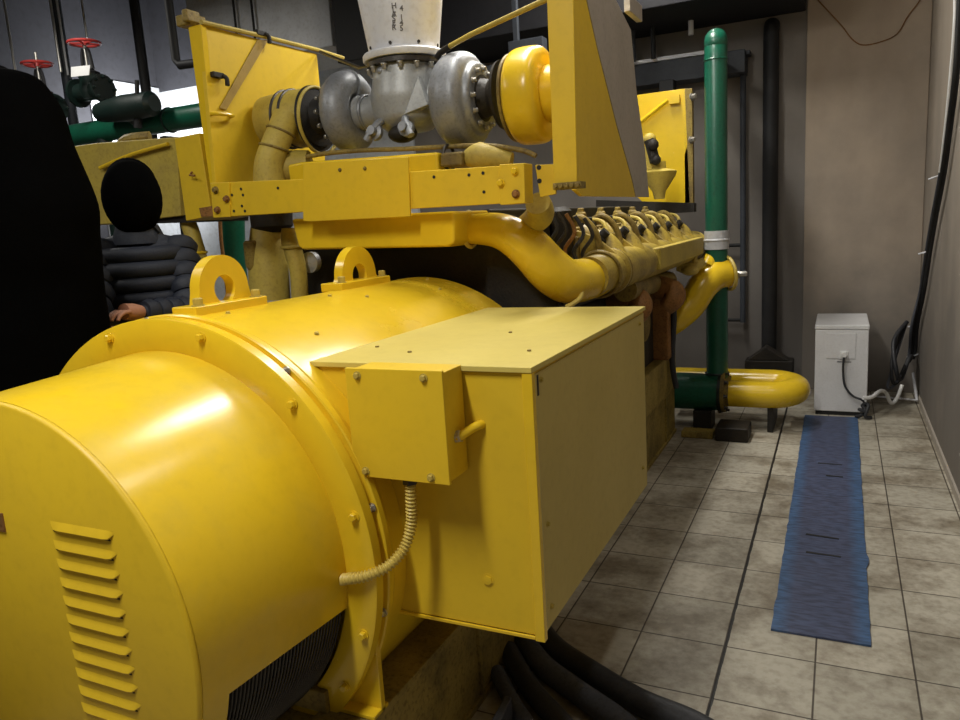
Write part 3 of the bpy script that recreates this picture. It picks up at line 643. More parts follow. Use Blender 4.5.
# left lower ducts under the cross bar
b = MB(); b.tube([at(268, 213, 1, 2.98), at(268, 232, 1, 2.95), at(268, 255, 1, 2.92), at(270, 300, 1, 2.90)], [.065, .085, .095, .10], 28, 5); b.build('lower_duct', 'yellow_dull', en)
b = MB(); b.lathe(at(271, 214, 1, 2.95)+V((0, 0, -.09)), (0, 0, 1), [(0, .07), (.03, .10), (.12, .105)], 28); b.build('duct_boot', 'black_grime', en)
b = MB(); b.lathe(at(253, 255, 1, 2.85)-V((0, 0, .07)), (0, 0, 1), [(0, .03), (.02, .04), (.13, .04), (.14, .03)], 18); b.build('side_valve', 'yellow_grime', en)
b = MB(); b.tube([at(289, 228, 1, 2.84), at(291, 243, 1, 2.84), at(298, 270, 1, 2.84), at(300, 300, 1, 2.84)], [.035, .045, .04, .04], 18, 5); b.ring(at(292, 247, 1, 2.84), (0, 0, 1), .048, .008, 24, 8); b.build('small_duct', 'yellow_dull', en)
b = MB(); b.lathe(at(313, 262, 1, 2.95), (0, -1, 0), [(0, .05), (.03, .05), (.04, .03), (.05, .012)], 20); b.build('sensor_cap', 'sheet_grey', en)

# ---- hood panels
XL_ = -2.53
pnl = thing('hood_panel', 'tall yellow hood side panel standing left of the turbochargers', 'panel', at(215, 183, 0, XL_))
pnl['group'] = 'hood side panels'
poly = [at(px, py, 0, XL_) for px, py in [(201, 24), (262, 40), (317, 54), (324, 130), (326, 180), (216, 184)]]
MB().prism(poly, (-.02, 0, 0)).build('sheet', 'yellow_panel', pnl, .002)
b = MB(); b.prism([at(188, 27, 1, 2.64), at(201, 24, 1, 2.64), at(217, 184, 1, 2.64), at(210, 186, 1, 2.64)], (0, .03, 0)); b.build('front_post', 'yellow', pnl, .003)
b = MB(); b.tube([at(201, 22, 0, XL_+.01), at(262, 36, 0, XL_+.01), at(318, 50, 0, XL_+.01), at(343, 58, 0, XL_+.01)], .011, 8); b.build('top_rail', 'yellow_dull', pnl)
b = MB(); b.box(at(176, 27, 1, 2.62)-V((0, 0, 0)), at(206, 17, 1, 2.72)); b.box(at(182, 22, 1, 2.60), at(200, 12, 1, 2.68)); b.build('hinge_block', 'yellow_grime', pnl, .008)
for (px, py) in ((262, 33), (219, 75)):
    p = at(px, py, 0, XL_+.02)
    b = MB(); b.box(p-V((.02, .035, .012)), p+V((.004, .03, .012))); b.tube([p+V((.0, .02, 0)), p+V((.014, .03, -.012)), p+V((.014, .03, -.045))], .010, 10, 4); b.build('latch', 'black_grime', pnl, .005)
b = MB(); b.prism([at(257, 40, 0, XL_+.004), at(268, 40, 0, XL_+.004), at(226, 110, 0, XL_+.004), at(219, 108, 0, XL_+.004)], (.004, 0, 0)); b.build('latch_shadow_strip', 'shadow_paint', pnl, .001)  # thin strip that paints the latch's diagonal shadow on the sheet
b = MB(); p = at(219, 115, 0, XL_); b.tube([p+V((.0, -.05, 0)), p+V((.03, -.03, 0)), p+V((.03, .05, 0)), p+V((.0, .07, 0))], .009, 8, 4); b.build('grab_handle', 'yellow', pnl)
b = MB(); b.tube([at(320, 52, 0, XL_+.02), at(345, 62, 1, 3.2), at(360, 68, 1, 3.05), at(371, 66, 1, 2.95)], .008, 8); b.build('stay_wire', 'dark_steel', pnl)

XR_ = -.925
pnr = thing('hood_panel', 'tall yellow hood side panel right of the turbochargers with a grey glare strip along its edge', 'panel', at(575, 194, 0, XR_)); pnr['group'] = 'hood side panels'
def onR(px, py, dx=0): return at(px, py, 0, XR_+dx)
poly = [onR(px, py) for px, py in [(572, -70), (600, -70), (616, 0), (631, 30), (637, 95), (645, 150), (649, 197), (583, 196), (576, 190)]]
MB().prism(poly, (-.018, 0, 0)).build('sheet', 'yellow_panel', pnr, .002)
poly = [onR(px, py, .003) for px, py in [(575, -70), (600, -70), (616, 0), (631, 30), (637, 95), (645, 150), (649, 197), (636, 197), (632, 178), (617, 125), (597, 45), (587, 0)]]
MB().prism(poly, (-.003, 0, 0)).build('glare_strip', 'warm_grey', pnr)  # glare along the panel edge, put in as a grey strip
yR = 2.66
b = MB(); b.prism([at(544, -70, 1, yR), at(572, -70, 1, yR), at(577, 184, 1, yR), at(554, 186, 1, yR)], (0, .03, 0)); b.build('front_post', 'yellow_panel', pnr, .003)
b = MB(); a0_ = at(553, 190, 1, yR-.01); a1_ = at(580, 181, 1, yR-.01); b.box((a0_.x, yR-.01, a0_.z), (a1_.x, yR+.06, a1_.z))
for k in range(5): b.hexbolt((a0_.x+.012+k*.021, yR-.01, (a0_.z+a1_.z)/2), (0, -1, 0), .009, .012)
b.build('foot_hinge', 'yellow_grime', pnr, .002)
b = MB(); b.box(at(624, 12, 0, XR_)-V((0, .0, 0)), at(631, 2, 0, XR_)+V((.03, .1, 0))); b.build('edge_catch', 'warm_grey', pnr, .003)
# stay rod from the stack to the right panel
b = MB(); b.tube([at(443, 50, 1, 2.92), at(470, 35, 1, 2.84), at(545, 0, 1, 2.70), at(556, -6, 1, 2.69)], .010, 10); sr = b.build('stay_rod', 'yellow_dull', pnr)
b = MB(); b.tube([at(437, 58, 1, 2.93), at(440, 53, 1, 2.925), at(450, 46, 1, 2.90)], .013, 10); b.build('rod_end', 'black_grime', pnr)

# ---- exhaust stack
st = thing('exhaust_stack', 'pale metal clad exhaust stack rising from the turbochargers', 'exhaust pipe', sc0)
H_ = CZ-sc0.z
cR = lambda h: .140+.135*min(h, .55)/.55*1.0*.55
b = MB(); b.lathe(sc0, (0, 0, 1), [(.03, .150), (.30, .187), (.60, .215), (.80, .23), (H_, .23)], 64); b.build('cladding', 'white_lag', st)
b = MB(); b.lathe(sc0, (0, 0, 1), [(0, .130), (.0, .176), (.006, .180), (.024, .180), (.03, .175), (.03, .14)], 64); b.build('flange', 'white_lag', st)
for k in range(14):
    a_ = 2*PI*(k+.35)/14; MB().hexbolt(sc0+V((.158*math.cos(a_), .158*math.sin(a_), -.028)), (0, 0, -1), .010, .018).build('flange_bolt', 'chrome', st)
for k in range(8):
    a_ = 2*PI*(k+.2)/8; MB().hexbolt(sc0+V((.150*math.cos(a_), .150*math.sin(a_), .05)), (math.cos(a_), math.sin(a_), 0), .007, .006).build('band_screw', 'dark_steel', st)
def stencil(txt, px, pys):
    for ch, py in zip(txt, pys):
        cu = bpy.data.curves.new('letter', 'FONT'); cu.body = ch; cu.size = .030; cu.extrude = .0004; cu.offset = .0006; cu.align_x = 'CENTER'; cu.align_y = 'CENTER'
        to = bpy.data.objects.new('letter', cu); me = bpy.data.meshes.new_from_object(to); bpy.data.objects.remove(to)
        # place each letter on the front of the cone, facing outwards
        d = rt*(px-480)+up*(360-py)+fw*FPX; o = V((0, 0, CAMZ)); t = 0
        lo_, hi_ = 2.0/FPX, None
        best = None
        for s_ in range(600):
            t = (2.6+s_*.001)/d.y; p = o+d*t; h = p.z-sc0.z
            R_ = .150+(.037/.27)*(h-.03) if h < .3 else .187+.0933*(h-.3)
            if (V((p.x, p.y))-V((sc0.x, sc0.y))).length <= R_+.001: best = p; break
        if best is None: continue
        n_ = V((best.x-sc0.x, best.y-sc0.y, 0)).normalized()
        x_ = V((-n_.y, n_.x, 0)); z_ = n_; y_ = z_.cross(x_)
        Mx = Matrix((x_, y_, z_)).transposed().to_4x4()
        me.transform(Mx); me.transform(Matrix.Translation(best+n_*.0015-wpos(st)))
        me.materials.append(M['ink']); ob = bpy.data.objects.new('stencil_letter', me); C.objects.link(ob); ob.parent = st
stencil('HLASER', 394, [6, 10.2, 14.4, 18.8, 23.2, 27.6])
stencil('4145', 401.5, [8.5, 17.5, 23, 28.5])

# ---- panel and funnel at the far end of the engine
fp = thing('radiator_guard', 'bright yellow flat guard panel at the far end of the engine', 'panel', at(650, 204, 1, 5.8))
b = MB(); quad(b, [(628, 96), (637, 95), (685, 88.5), (690, 203), (646, 205), (636, 196)], 5.8, .012); b.build('sheet', 'yellow', fp, .002)
b = MB(); a_ = at(685, 89, 1, 5.80); c_ = at(690, 203, 1, 5.80); b.box((a_.x-.012, 5.8, c_.z), (a_.x+.05, 5.86, a_.z)); b.build('edge_frame', 'yellow_grime', fp, .003)
b = MB(); b.tube([at(640, 122, 1, 5.77), at(668, 100, 1, 5.77)], .014, 8); b.box(at(669, 104, 1, 5.76), at(680, 95, 1, 5.79)); b.build('stay_bar', 'yellow', fp)
bolts(fp, [at(691.5, 97, 1, 5.80), at(690.5, 140, 1, 5.80)], (1, -.5, 0), .02, .03, 'chrome')
b = MB(); c = at(659, 178, 1, 5.3); b.lathe(c-V((0, 0, .14)), (0, 0, 1), [(0, .035), (.05, .045), (.15, .11), (.18, .12), (.19, .10), (.20, .05), (.25, .045)], 24); b.box(c+V((-.10, -.03, .06)), c+V((-.03, .03, .22))); b.ball(c+V((-.06, 0, .26)), .045, 12); b.build('expansion_funnel', 'yellow_dull', en)
b = MB(); b.tube([at(649, 140, 1, 5.25), at(652, 150, 1, 5.25), at(655, 162, 1, 5.25)], .035, 10, 4); b.ball(at(653, 145, 1, 5.22), .04, 10); b.ball(at(656, 160, 1, 5.22), .035, 10); b.build('filler_cap', 'black_grime', en)
b = MB(); quad(b, [(596, 200), (694, 203), (694, 212), (596, 218)], 5.6, .1); b.build('rear_shelf', 'black_grime', en)

# ================================================================== PIPES AT THE BACK
gp = thing('green_pipe', 'tall green cooling water pipe rising to an elbow near the back wall', 'pipe', (-.79, 5.6, 0))
gx = -.79
b = MB(); r_ = .076
b.tube([(gx, 5.6, .33), (gx, 5.6, 1.0), (gx, 5.6, 2.60), (gx, 5.615, 2.68), (gx-.008, 5.67, 2.745), (gx-.02, 5.76, 2.76), (gx-.055, 6.0, 2.76), (gx-.17, 6.68, 2.76)], r_, 28); b.ball((gx, 5.615, 2.715), .0775, 24); b.build('riser', 'green', gp)
b = MB(); b.ring((gx, 5.6, 1.385), (0, 0, 1), .078, .012, 32, 8); b.lathe((gx, 5.6, 1.32), (0, 0, 1), [(0, .084), (.13, .084)], 28); b.build('pipe_joint', 'sheet_grey', gp)
MB().ring((gx, 5.6, 2.60), (0, 0, 1), r_, .006, 28, 6).build('weld_seam', 'green', gp)
b = MB(); b.cyl((-1.16, 5.6, .275), (-.775, 5.6, .275), .135, n=32); b.build('header', 'green', gp, .01)
MB().ring((gx, 5.6, .42), (0, 0, 1), .078, .008, 28, 6).build('weld_seam', 'green_dark', gp)
b = MB(); b.lathe((-.775, 5.6, .275), (1, 0, 0), [(0, .155), (.022, .155), (.022, .12)], 32); b.build('flange', 'green_dark', gp)
b = MB(); b.box((-.95, 5.5, 0), (-.82, 5.7, .15)); b.build('pipe_support', 'black_grime', gp, .005)

yp = thing('u_bend_pipe', 'yellow u-shaped pipe bending back beside the white cabinet', 'pipe', (-.4, 5.75, .1))
rr = .096
def ub(dy): 
    pts = [(-.75, 5.6, .268)]
    for i in range(13):
        a_ = -PI/2+PI*i/12; pts.append((-.425+.165*math.cos(a_), 5.765+.165*math.sin(a_), .268+.02*(i/12)))
    pts.append((-1.15, 5.93, .288)); return pts
b = MB(); b.tube(ub(0), rr, 28); b.build('pipe', 'yellow', yp)
b = MB(); b.lathe((-.753, 5.6, .285), (1, 0, 0), [(0, .155), (.025, .155), (.025, .11), (.05, .11)], 32); b.build('flange', 'yellow_grime', yp)
for k in range(8):
    a_ = 2*PI*k/8; MB().hexbolt((-.728, 5.6+.133*math.cos(a_), .275+.133*math.sin(a_)), (1, 0, 0), .012, .02).build('flange_bolt', 'dark_steel', yp)
b = MB(); b.box((-.44, 5.56, 0), (-.40, 5.98, .20)); b.build('saddle', 'black_grime', yp, .004)

tag(MB().tube([(-.54, BY-.06, 0), (-.54, BY-.06, 2.95), (-.54, BY-.05, 3.02), (-.54, BY, 3.06)], .062, 24).build('black_pipe', 'black'), 'thick black vertical pipe against the back wall', 'pipe')
tp = thing('thin_pipe', 'thin dark vertical pipe between the green pipe and the thick black pipe', 'pipe', (-.76, BY-.05, .6))
MB().tube([(-.76, BY-.05, .6), (-.76, BY-.05, 2.75)], .024, 14).build('riser', 'duct_blue', tp)
MB().tube([(-.76, BY-.05, 1.28), (-.95, BY-.05, 1.28)], .016, 10).build('branch', 'black', tp)
MB().tube([(-.76, BY-.05, .62), (-1.0, BY-.05, .62)], .014, 10).build('branch', 'black', tp)
dc = thing('wall_duct', 'dark blue grey horizontal duct with a pale top edge on the back wall', 'duct', (-2.0, 6.9, 2.75))
MB().box((-3.9, 6.80, 2.69), (-.73, BY+.03, 2.87)).build('duct', 'duct_blue', dc, .006)
MB().box((-3.9, 6.78, 2.87), (-1.0, 6.84, 2.90)).build('top_edge', 'white_lag', dc, .002)
MB().box((-1.0, 6.88, 2.84), (-.70, BY+.03, 2.87)).build('bracket', 'duct_blue', dc, .002)
tag(MB().box((-4.0, 6.1, 3.13), (-.285, BY+.03, CZ)).build('ceiling_duct', 'ceiling', bevel=.01), 'large black duct hanging along the top of the back wall', 'duct')
for k, (x, lab) in enumerate(((-1.62, 'left grey hanger rod over the far guard panel'), (-1.45, 'middle dark hanger rod over the wall duct'), (-1.14, 'pale hanger rod beside the top of the green pipe'))):
    z0 = (2.88, 2.88, 3.02)[k]
    tag(MB().cyl((x, 6.7, z0), (x, 6.7, 3.13), (.02, .02, .022)[k], n=12).build('hanger_rod', ('duct_blue', 'black', 'white_lag')[k]), lab, 'rod')
tag(MB().box((-1.40, 6.66, 2.50), (-1.28, 6.80, 2.69)).build('pipe_clamp', 'black', bevel=.006), 'black clamp under the wall duct above the far guard panel', 'clamp')
tag(MB().box((-.72, 6.72, 0), (-.33, 6.90, .30)).prism([(-.70, 6.72, .30), (-.36, 6.72, .30), (-.55, 6.72, .42)], (0, .15, 0)).build('scrap_crate', 'black_grime', bevel=.01), 'low dark crate against the back wall behind the yellow bend', 'crate')
tag(MB().box((-.76, 5.26, 0), (-.54, 5.50, .10)).build('rubber_block', 'black_grime', bevel=.012), 'dark rubber block on the tiles under the green pipe flange', 'block')
tag(MB().box((-1.0, 5.30, 0), (-.78, 5.42, .045)).build('wood_batten', 'yellow_dark', bevel=.004), 'flat dirty batten on the floor left of the rubber block', 'batten')

# ================================================================== AISLE
cx0, cx1, cy0, cy1 = -.150, .212, 6.14, 6.80
cab = thing('white_cabinet', 'white enamel cabinet with a plug standing at the end of the blue mat', 'cabinet', ((cx0+cx1)/2, 6.47, 0))
MB().box((cx0+.01, cy0+.01, 0), (cx1-.01, cy1-.01, .03)).build('plinth', 'black', cab)
MB().box((cx0, cy0, .03), (cx1, cy1, .66)).build('body', 'white', cab, .008)
MB().box((cx0-.003, cy0-.004, .66), (cx1+.003, cy1, .695)).build('top', 'white', cab, .008)
MB().box((cx0+.075, cy0-.005, .44), (cx1-.085, cy0, .635)).build('inspection_cover', 'white', cab, .003)
sp = at(844, 355, 1, cy0)
b = MB(); b.box((sp.x-.028, cy0-.012, sp.z-.03), (sp.x+.028, cy0, sp.z+.03)); b.lathe((sp.x, cy0-.04, sp.z+.005), (0, 1, 0), [(0, .020), (.03, .024)], 16); b.build('socket', 'white_plastic', cab, .003)
MB().box((sp.x-.045, cy0-.003, sp.z-.055), (sp.x+.05, cy0, sp.z-.05)).build('label_line', 'black', cab)
tag(MB().tube([V((sp.x, cy0-.035, sp.z-.01)), at(843, 370, 1, cy0-.03), at(845, 386, 1, cy0-.03), at(853, 396, 1, cy0-.04), at(862, 400, 1, cy0-.05), at(866, 406, 1, cy0-.04)], .008, 10, 6).build('power_cord', 'rubber'), 'black power cord hanging from the plug on the white cabinet', 'cord')
tag(MB().tube([at(863, 398, 1, 6.05), at(872, 397, 1, 6.10), at(880, 391, 1, 6.25), at(886, 393, 1, 6.35), at(891, 403, 1, 6.4), at(897, 398, 1, 6.45), at(902, 385, 1, 6.5)], .014, 10, 6).build('flex_hose', 'white_plastic'), 'short pale flexible hose lying right of the white cabinet', 'hose')
tag(MB().tube([(.14, 6.08, .012), (.17, 6.05, .03), (.20, 6.09, .05), (.16, 6.06, .075), (.21, 6.05, .06), (.18, 6.09, .10), (.22, 6.07, .11), (.20, 6.04, .03), (.24, 6.07, .014)], .013, 8, 5).build('rag_bundle', 'rubber'), 'dark tangled rag at the foot of the white cabinet', 'rag')
# mat
def mat_material():
    m, nt, b = nodes('blue_mat'); N = nt.nodes; L = nt.links
    tc = N.new('ShaderNodeTexCoord'); sx = N.new('ShaderNodeSeparateXYZ'); L.new(tc.outputs['Object'], sx.inputs[0])
    n = N.new('ShaderNodeTexNoise'); n.inputs['Scale'].default_value = 7; n.inputs['Detail'].default_value = 8; n.inputs['Roughness'].default_value = .7; L.new(tc.outputs['Object'], n.inputs['Vector'])
    mp = N.new('ShaderNodeMapping'); mp.inputs['Rotation'].default_value = (0, 0, .6); mp.inputs['Scale'].default_value = (16, 60, 1); L.new(tc.outputs['Object'], mp.inputs['Vector'])
    n2 = N.new('ShaderNodeTexNoise'); n2.inputs['Scale'].default_value = 1; n2.inputs['Detail'].default_value = 3; L.new(mp.outputs[0], n2.inputs['Vector'])
    ab = N.new('ShaderNodeMath'); ab.operation = 'ABSOLUTE'; L.new(sx.outputs[0], ab.inputs[0])
    mr = N.new('ShaderNodeMapRange'); mr.inputs['From Min'].default_value = .10; mr.inputs['From Max'].default_value = .15; L.new(ab.outputs[0], mr.inputs['Value'])
    ad = N.new('ShaderNodeMath'); ad.operation = 'MULTIPLY_ADD'; ad.inputs[1].default_value = .9; ad.inputs[2].default_value = -.45; L.new(n.outputs['Fac'], ad.inputs[0])
    a2 = N.new('ShaderNodeMath'); a2.operation = 'ADD'; a2.use_clamp = True; L.new(mr.outputs[0], a2.inputs[0]); L.new(ad.outputs[0], a2.inputs[1])
    mx = N.new('ShaderNodeMix'); mx.data_type = 'RGBA'; mx.inputs['A'].default_value = (.052, .068, .135, 1); mx.inputs['B'].default_value = (.045, .105, .23, 1)
    L.new(a2.outputs[0], mx.inputs['Factor'])
    cr = N.new('ShaderNodeValToRGB'); cr.color_ramp.elements[0].position = .35; cr.color_ramp.elements[0].color = (.5, .45, .45, 1); cr.color_ramp.elements[1].position = .62; cr.color_ramp.elements[1].color = (1.25, 1.2, 1.15, 1); L.new(n2.outputs['Fac'], cr.inputs['Fac'])
    m2 = N.new('ShaderNodeMix'); m2.data_type = 'RGBA'; m2.blend_type = 'MULTIPLY'; m2.inputs['Factor'].default_value = .8; L.new(mx.outputs['Result'], m2.inputs['A']); L.new(cr.outputs['Color'], m2.inputs['B'])
    L.new(m2.outputs['Result'], b.inputs['Base Color']); b.inputs['Roughness'].default_value = .6
    bp = N.new('ShaderNodeBump'); bp.inputs['Strength'].default_value = .5; bp.inputs['Distance'].default_value = .003; L.new(n2.outputs['Fac'], bp.inputs['Height']); L.new(bp.outputs[0], b.inputs['Normal'])
    return m
M['mat'] = mat_material()
b = MB(); my0, my1 = 2.825, 6.08; n = 60; vs = []; fs = []
rnd = random.Random(3)
for i in range(n+1):
    t = i/n; y = my0+(my1-my0)*t
    xl = -.204-.008*t+rnd.uniform(-.003, .003); xr2 = .136+.016*t+rnd.uniform(-.002, .002)
    if 12 < i < 15: xr2 += .010
    for z in (0.001, .009+.001*math.sin(i*.7)): vs += [(xl, y, z), (xr2, y-.0*t, z)]
for i in range(n):
    a = i*4; c = a+4
    fs += [(a+2, a+3, c+3, c+2), (a, c, c+1, a+1), (a, a+2, c+2, c), (a+1, c+1, c+3, a+3)]
fs += [(0, 1, 3, 2), (n*4, n*4+2, n*4+3, n*4+1)]
b.add(vs, fs)
rm = b.build('rubber_mat', 'mat', origin=(-.035, 4.45, 0))
tag(rm, 'long worn blue rubber mat lying along the aisle floor', 'mat')
for (a_, c_) in [((806, 534), (839, 539)), ((806, 552), (841, 557)), ((818, 463), (842, 465)), ((826, 475.5), (843, 477))]:
    p = at(*a_, 2, .0095); q = at(*c_, 2, .0095); d = (q-p).normalized(); nn = V((-d.y, d.x, 0))*.009
    MB().prism([p-nn, q-nn*.7, q+nn*.7, p+nn], (0, 0, .0012)).build('slit', 'black', rm)

# black hoses lying under the terminal box
def hose(pts, r, mat, label):
    P = [V((x, y, z)) for x, y, z in pts]
    tag(MB().tube(P, r, 16, 8).build('thick_hose', mat), label, 'hose', 'thick cables on the floor by the base frame')
def fp3(l, z): return [tuple(at(px, py, 2, z)) for px, py in l]
hose(fp3([(530, 612), (552, 645), (590, 672), (640, 702), (700, 728), (760, 770)], .045), .043, 'rubber', 'outermost black cable running from under the box toward the seam')
hose(fp3([(515, 625), (540, 662), (575, 690), (620, 722), (660, 760)], .045), .040, 'grey_rubber', 'grey thick cable just inside the outermost cable')
hose(fp3([(508, 650), (530, 688), (560, 722), (590, 760)], .045), .036, 'rubber', 'black cable third from the seam, beside the grey bracket')
hose(fp3([(497, 672), (512, 702), (530, 730), (550, 770)], .04), .028, 'grey_rubber', 'thinner grey cable nearest the base frame')
tag(MB().prism([at(490, 722, 2, .11), at(505, 695, 2, .11), at(512, 697, 2, .11), at(500, 722, 2, .11)], (0, 0, -.11)).build('floor_bracket', 'grey_rubber', bevel=.004), 'small grey metal bracket beside the base frame and cables', 'bracket')
# things at the far foot of the frame
tag(MB().lathe(at(657, 440, 0, -1.12), (0, 0, 1), [(0, .02), (.05, .02), (.055, .012), (.07, .012)], 14).build('plastic_bottle', 'white_plastic', bevel=0), 'small white bottle standing on the base frame end', 'bottle')

# ================================================================== RIGHT WALL CABLES
XW = RX-.03
def onW(px, py, off=0.): return at(px, py, 0, XW+off)
cab_pts = [(962, -30), (960, 20), (957, 70), (951, 120), (944, 172), (936, 215), (930, 250), (924, 290)]
tail = [V((.545, 6.75, .62)), V((.50, 6.80, .42)), V((.46, 6.75, .25)), V((.42, 6.6, .12)), V((.38, 6.5, .05)), V((.30, 6.45, .02))]
def clampy(p, k=0): 
    return V((p.x, min(p.y, BY-.05-k), p.z))
for k, (off, r_, mat, lab) in enumerate([(0, .016, 'rubber', 'outer black cable of the bundle on the right wall'), (-.022, .013, 'black', 'inner black cable of the bundle on the right wall'), (.012, .011, 'grey_rubber', 'dusty cable at the back of the right wall bundle')]):
    P = [clampy(onW(px-3*k*.6, py, off*.5)) for px, py in cab_pts]
    P += [q+V((-.02*k, -.02*k, 0)) for q in ([clampy(onW(917, 325)), clampy(onW(911, 350))])]
    P += [V((.52-.03*k, 6.7-.05*k, .36-.06*k)), V((.46-.03*k, 6.6-.05*k, .20-.02*k)), V((.42-.03*k, 6.5-.04*k, .28-.05*k)), V((.40, 6.6, .50-.1*k)), V((.50, 6.82, .62))]
    tag(MB().tube(P, r_, 10, 5).build('wall_cable', mat), lab, 'cable', 'cables down the right wall')
P = [clampy(onW(px, py, -.012)) for px, py in [(955, -30), (955, 0), (954, 32), (949, 92), (944, 140), (940, 172)]]
tag(MB().tube(P, .009, 10, 4).build('white_conduit', 'white_plastic'), 'thin white conduit beside the cable bundle high on the right wall', 'conduit')
for k, (px, py) in enumerate([(937, 177), (926, 252), (914, 323), (907, 341)]):
    p = clampy(onW(px, py)); b = MB(); b.tube([p+V((.03, 0, .012)), p+V((0, -.03, .004)), p+V((-.05, -.02, -.012))], .006, 8, 4)
    tag(b.build('cable_tie', 'white_lag'), ['top', 'second', 'third', 'lowest'][k]+' pale tie around the right wall cable bundle', 'cable tie')
tag(MB().tube([(.56, 6.85, .20), (.575, 6.6, .03)], .010, 8).tube([(.25, 6.75, .02), (.57, 6.62, .03)], .008, 8).build('floor_conduit', 'white_lag'), 'thin pale conduit on the floor in the right corner', 'conduit')
P = [at(px, py, 1, BY-.006) for px, py in [(800, -20), (818, 0), (830, 13), (842, 26), (852, 39), (863, 45), (880, 42), (897, 34), (908, 16), (920, 0), (928, -20)]]
tag(MB().tube(P, .0045, 6, 5).build('loose_wire', 'orange_rust'), 'thin dark wire sagging across the top of the back wall', 'wire')

# ================================================================== LEFT BACKGROUND
# yellow casing left of the cross bar
lc = thing('engine_side_casing', 'yellow casing box beyond the person in the quilted jacket', 'casing', at(150, 222, 1, 2.8))
b = MB(); quad(b, [(60, 148), (96, 143), (176, 137), (181, 216), (110, 224), (70, 226)], 2.82, .5); b.build('side_box', 'yellow_dull', lc, .006)
b = MB(); quad(b, [(174, 138), (199, 133), (212, 216), (186, 221)], 2.70, .3); b.build('end_box', 'yellow_panel', lc, .004)
b = MB(); b.tube([at(100, 168, 1, 2.80), at(130, 155, 1, 2.80), at(168, 144, 1, 2.80)], .010, 8, 4); b.build('stay_rod', 'yellow', lc)
b = MB(); b.tube([at(118, 150, 1, 2.9), at(128, 140, 1, 2.9), at(150, 137, 1, 2.95)], .03, 10, 4); b.build('hose_end', 'yellow_grime', lc)
b = MB(); p = at(192, 172, 1, 2.69); b.tube([p, p+V((0, -.015, -.015)), p+V((.03, -.015, -.02))], .005, 8); b.build('latch', 'orange_rust', lc)
b = MB(); quad(b, [(199, 208), (212, 206), (214, 216), (201, 217)], 2.69, .02); b.build('torn_corner', 'orange_rust', lc)
b = MB(); quad(b, [(140, 218), (206, 214), (206, 222), (142, 224)], 2.84, .3); b.build('bottom_rail', 'black_grime', lc)
lp = thing('curved_air_pipe', 'yellow bent pipe seen left of the near lifting eye', 'pipe', at(200, 300, 1, 2.9))
b = MB(); b.tube([at(188, 222, 1, 2.9), at(194, 240, 1, 2.9), at(198, 262, 1, 2.9), at(200, 285, 1, 2.9), at(200, 330, 1, 2.9)], [.04, .04, .05, .06, .065], 16, 5); b.build('pipe', 'yellow_dull', lp)
MB().ring(at(196, 252, 1, 2.9), (.1, 0, 1), .05, .008, 20, 8).build('collar', 'yellow', lp)
tag(MB().tube([at(233, 200, 1, 3.9), at(234, 260, 1, 3.9), V((at(236, 280, 1, 3.9).x, 3.9, 0))], .075, 20).build('green_pipe', 'green'), 'dark green vertical pipe seen below the left end of the cross bar', 'pipe')
tag(MB().tube([at(219, 200, 1, 3.7), at(221, 240, 1, 3.7), at(226, 280, 1, 3.7), V((at(226, 280, 1, 3.7).x, 3.7, 0))], .012, 10).build('thin_pipe', 'orange_rust'), 'thin brown pipe left of the lower green pipe', 'pipe')

# green header with valves
gy = 4.5
gh = thing('green_header_pipe', 'horizontal green pipe crossing behind the left hood panel', 'pipe', at(140, 125, 1, gy))
a = at(40, 135, 1, gy); c = at(215, 113, 1, gy)
b = MB(); b.cyl((a.x-.6, gy, c.z), (c.x+.2, gy, c.z), .088, n=24); b.build('pipe', 'green', gh)
MB().ring((at(170, 118, 1, gy).x, gy, c.z), (1, 0, 0), .090, .008, 28, 6).build('weld_band', 'green_dark', gh)
for px in (103, 20):
    x_ = at(px, 130, 1, gy).x; MB().cyl((x_, gy, .0), (x_, gy, c.z), .06, n=16).build('riser', 'green_dark', gh)
def valve(px, py, label, sz=1.0, body=(0, 0)):
    y_ = gy-.15; wc = at(px, py, 1, y_); t = thing('gate_valve', label, 'valve', V((wc.x, wc.y, wc.z-.42)), 'gate valves with red handwheels')
    b = MB(); b.ring(wc, (0, 0, 1), .112*sz, .011, 32, 8)
    for k in range(5):
        a_ = 2*PI*k/5; b.tube([wc, wc+V((.112*sz*math.cos(a_), .112*sz*math.sin(a_), 0))], .007, 8)
    b.lathe(wc-V((0, 0, .02)), (0, 0, 1), [(0, .022), (.04, .022)], 14); b.build('handwheel', 'red', t)
    b = MB(); b.cyl(wc-V((0, 0, .20)), wc+V((0, 0, .09 if sz < 1.02 else .0)), .012, n=12); b.build('stem', 'chrome', t)
    b = MB()
    for s_ in (-1, 1): b.tube([wc+V((s_*.02, 0, -.04)), wc+V((s_*.04, 0, -.09)), wc+V((s_*.055, 0, -.2))], .015, 8, 4)
    b.lathe(wc-V((0, 0, .22)), (0, 0, 1), [(-.02, .085), (0, .085), (.015, .05), (.05, .03)], 24)
    b.build('yoke', 'black', t)
    b = MB(); b.lathe(wc-V((0, 0, .42)), (0, 0, 1), [(0, .06), (.06, .085), (.14, .07), (.18, .085), (.20, .085)], 24)
    b.cyl(wc+V((-.15, 0, -.36)), wc+V((.15, 0, -.36)), .07)
    for s_ in (-1, 1): b.lathe(wc+V((s_*.13, 0, -.36)), (s_, 0, 0), [(0, .11), (.022, .11)], 24)
    for s_ in (-1, 1):
        for k in range(8):
            a_ = 2*PI*k/8; b.hexbolt(wc+V((s_*.152, .09*math.cos(a_), -.36+.09*math.sin(a_))), (s_, 0, 0), .012, .02)
    b.build('valve_body', 'green_dark', t)
    return t
valve(37, 64, 'valve with a red handwheel, the left and lower of two', 1.0)
v2 = valve(84, 43, 'valve with a red handwheel, the right and taller one with a white tag', 1.03)
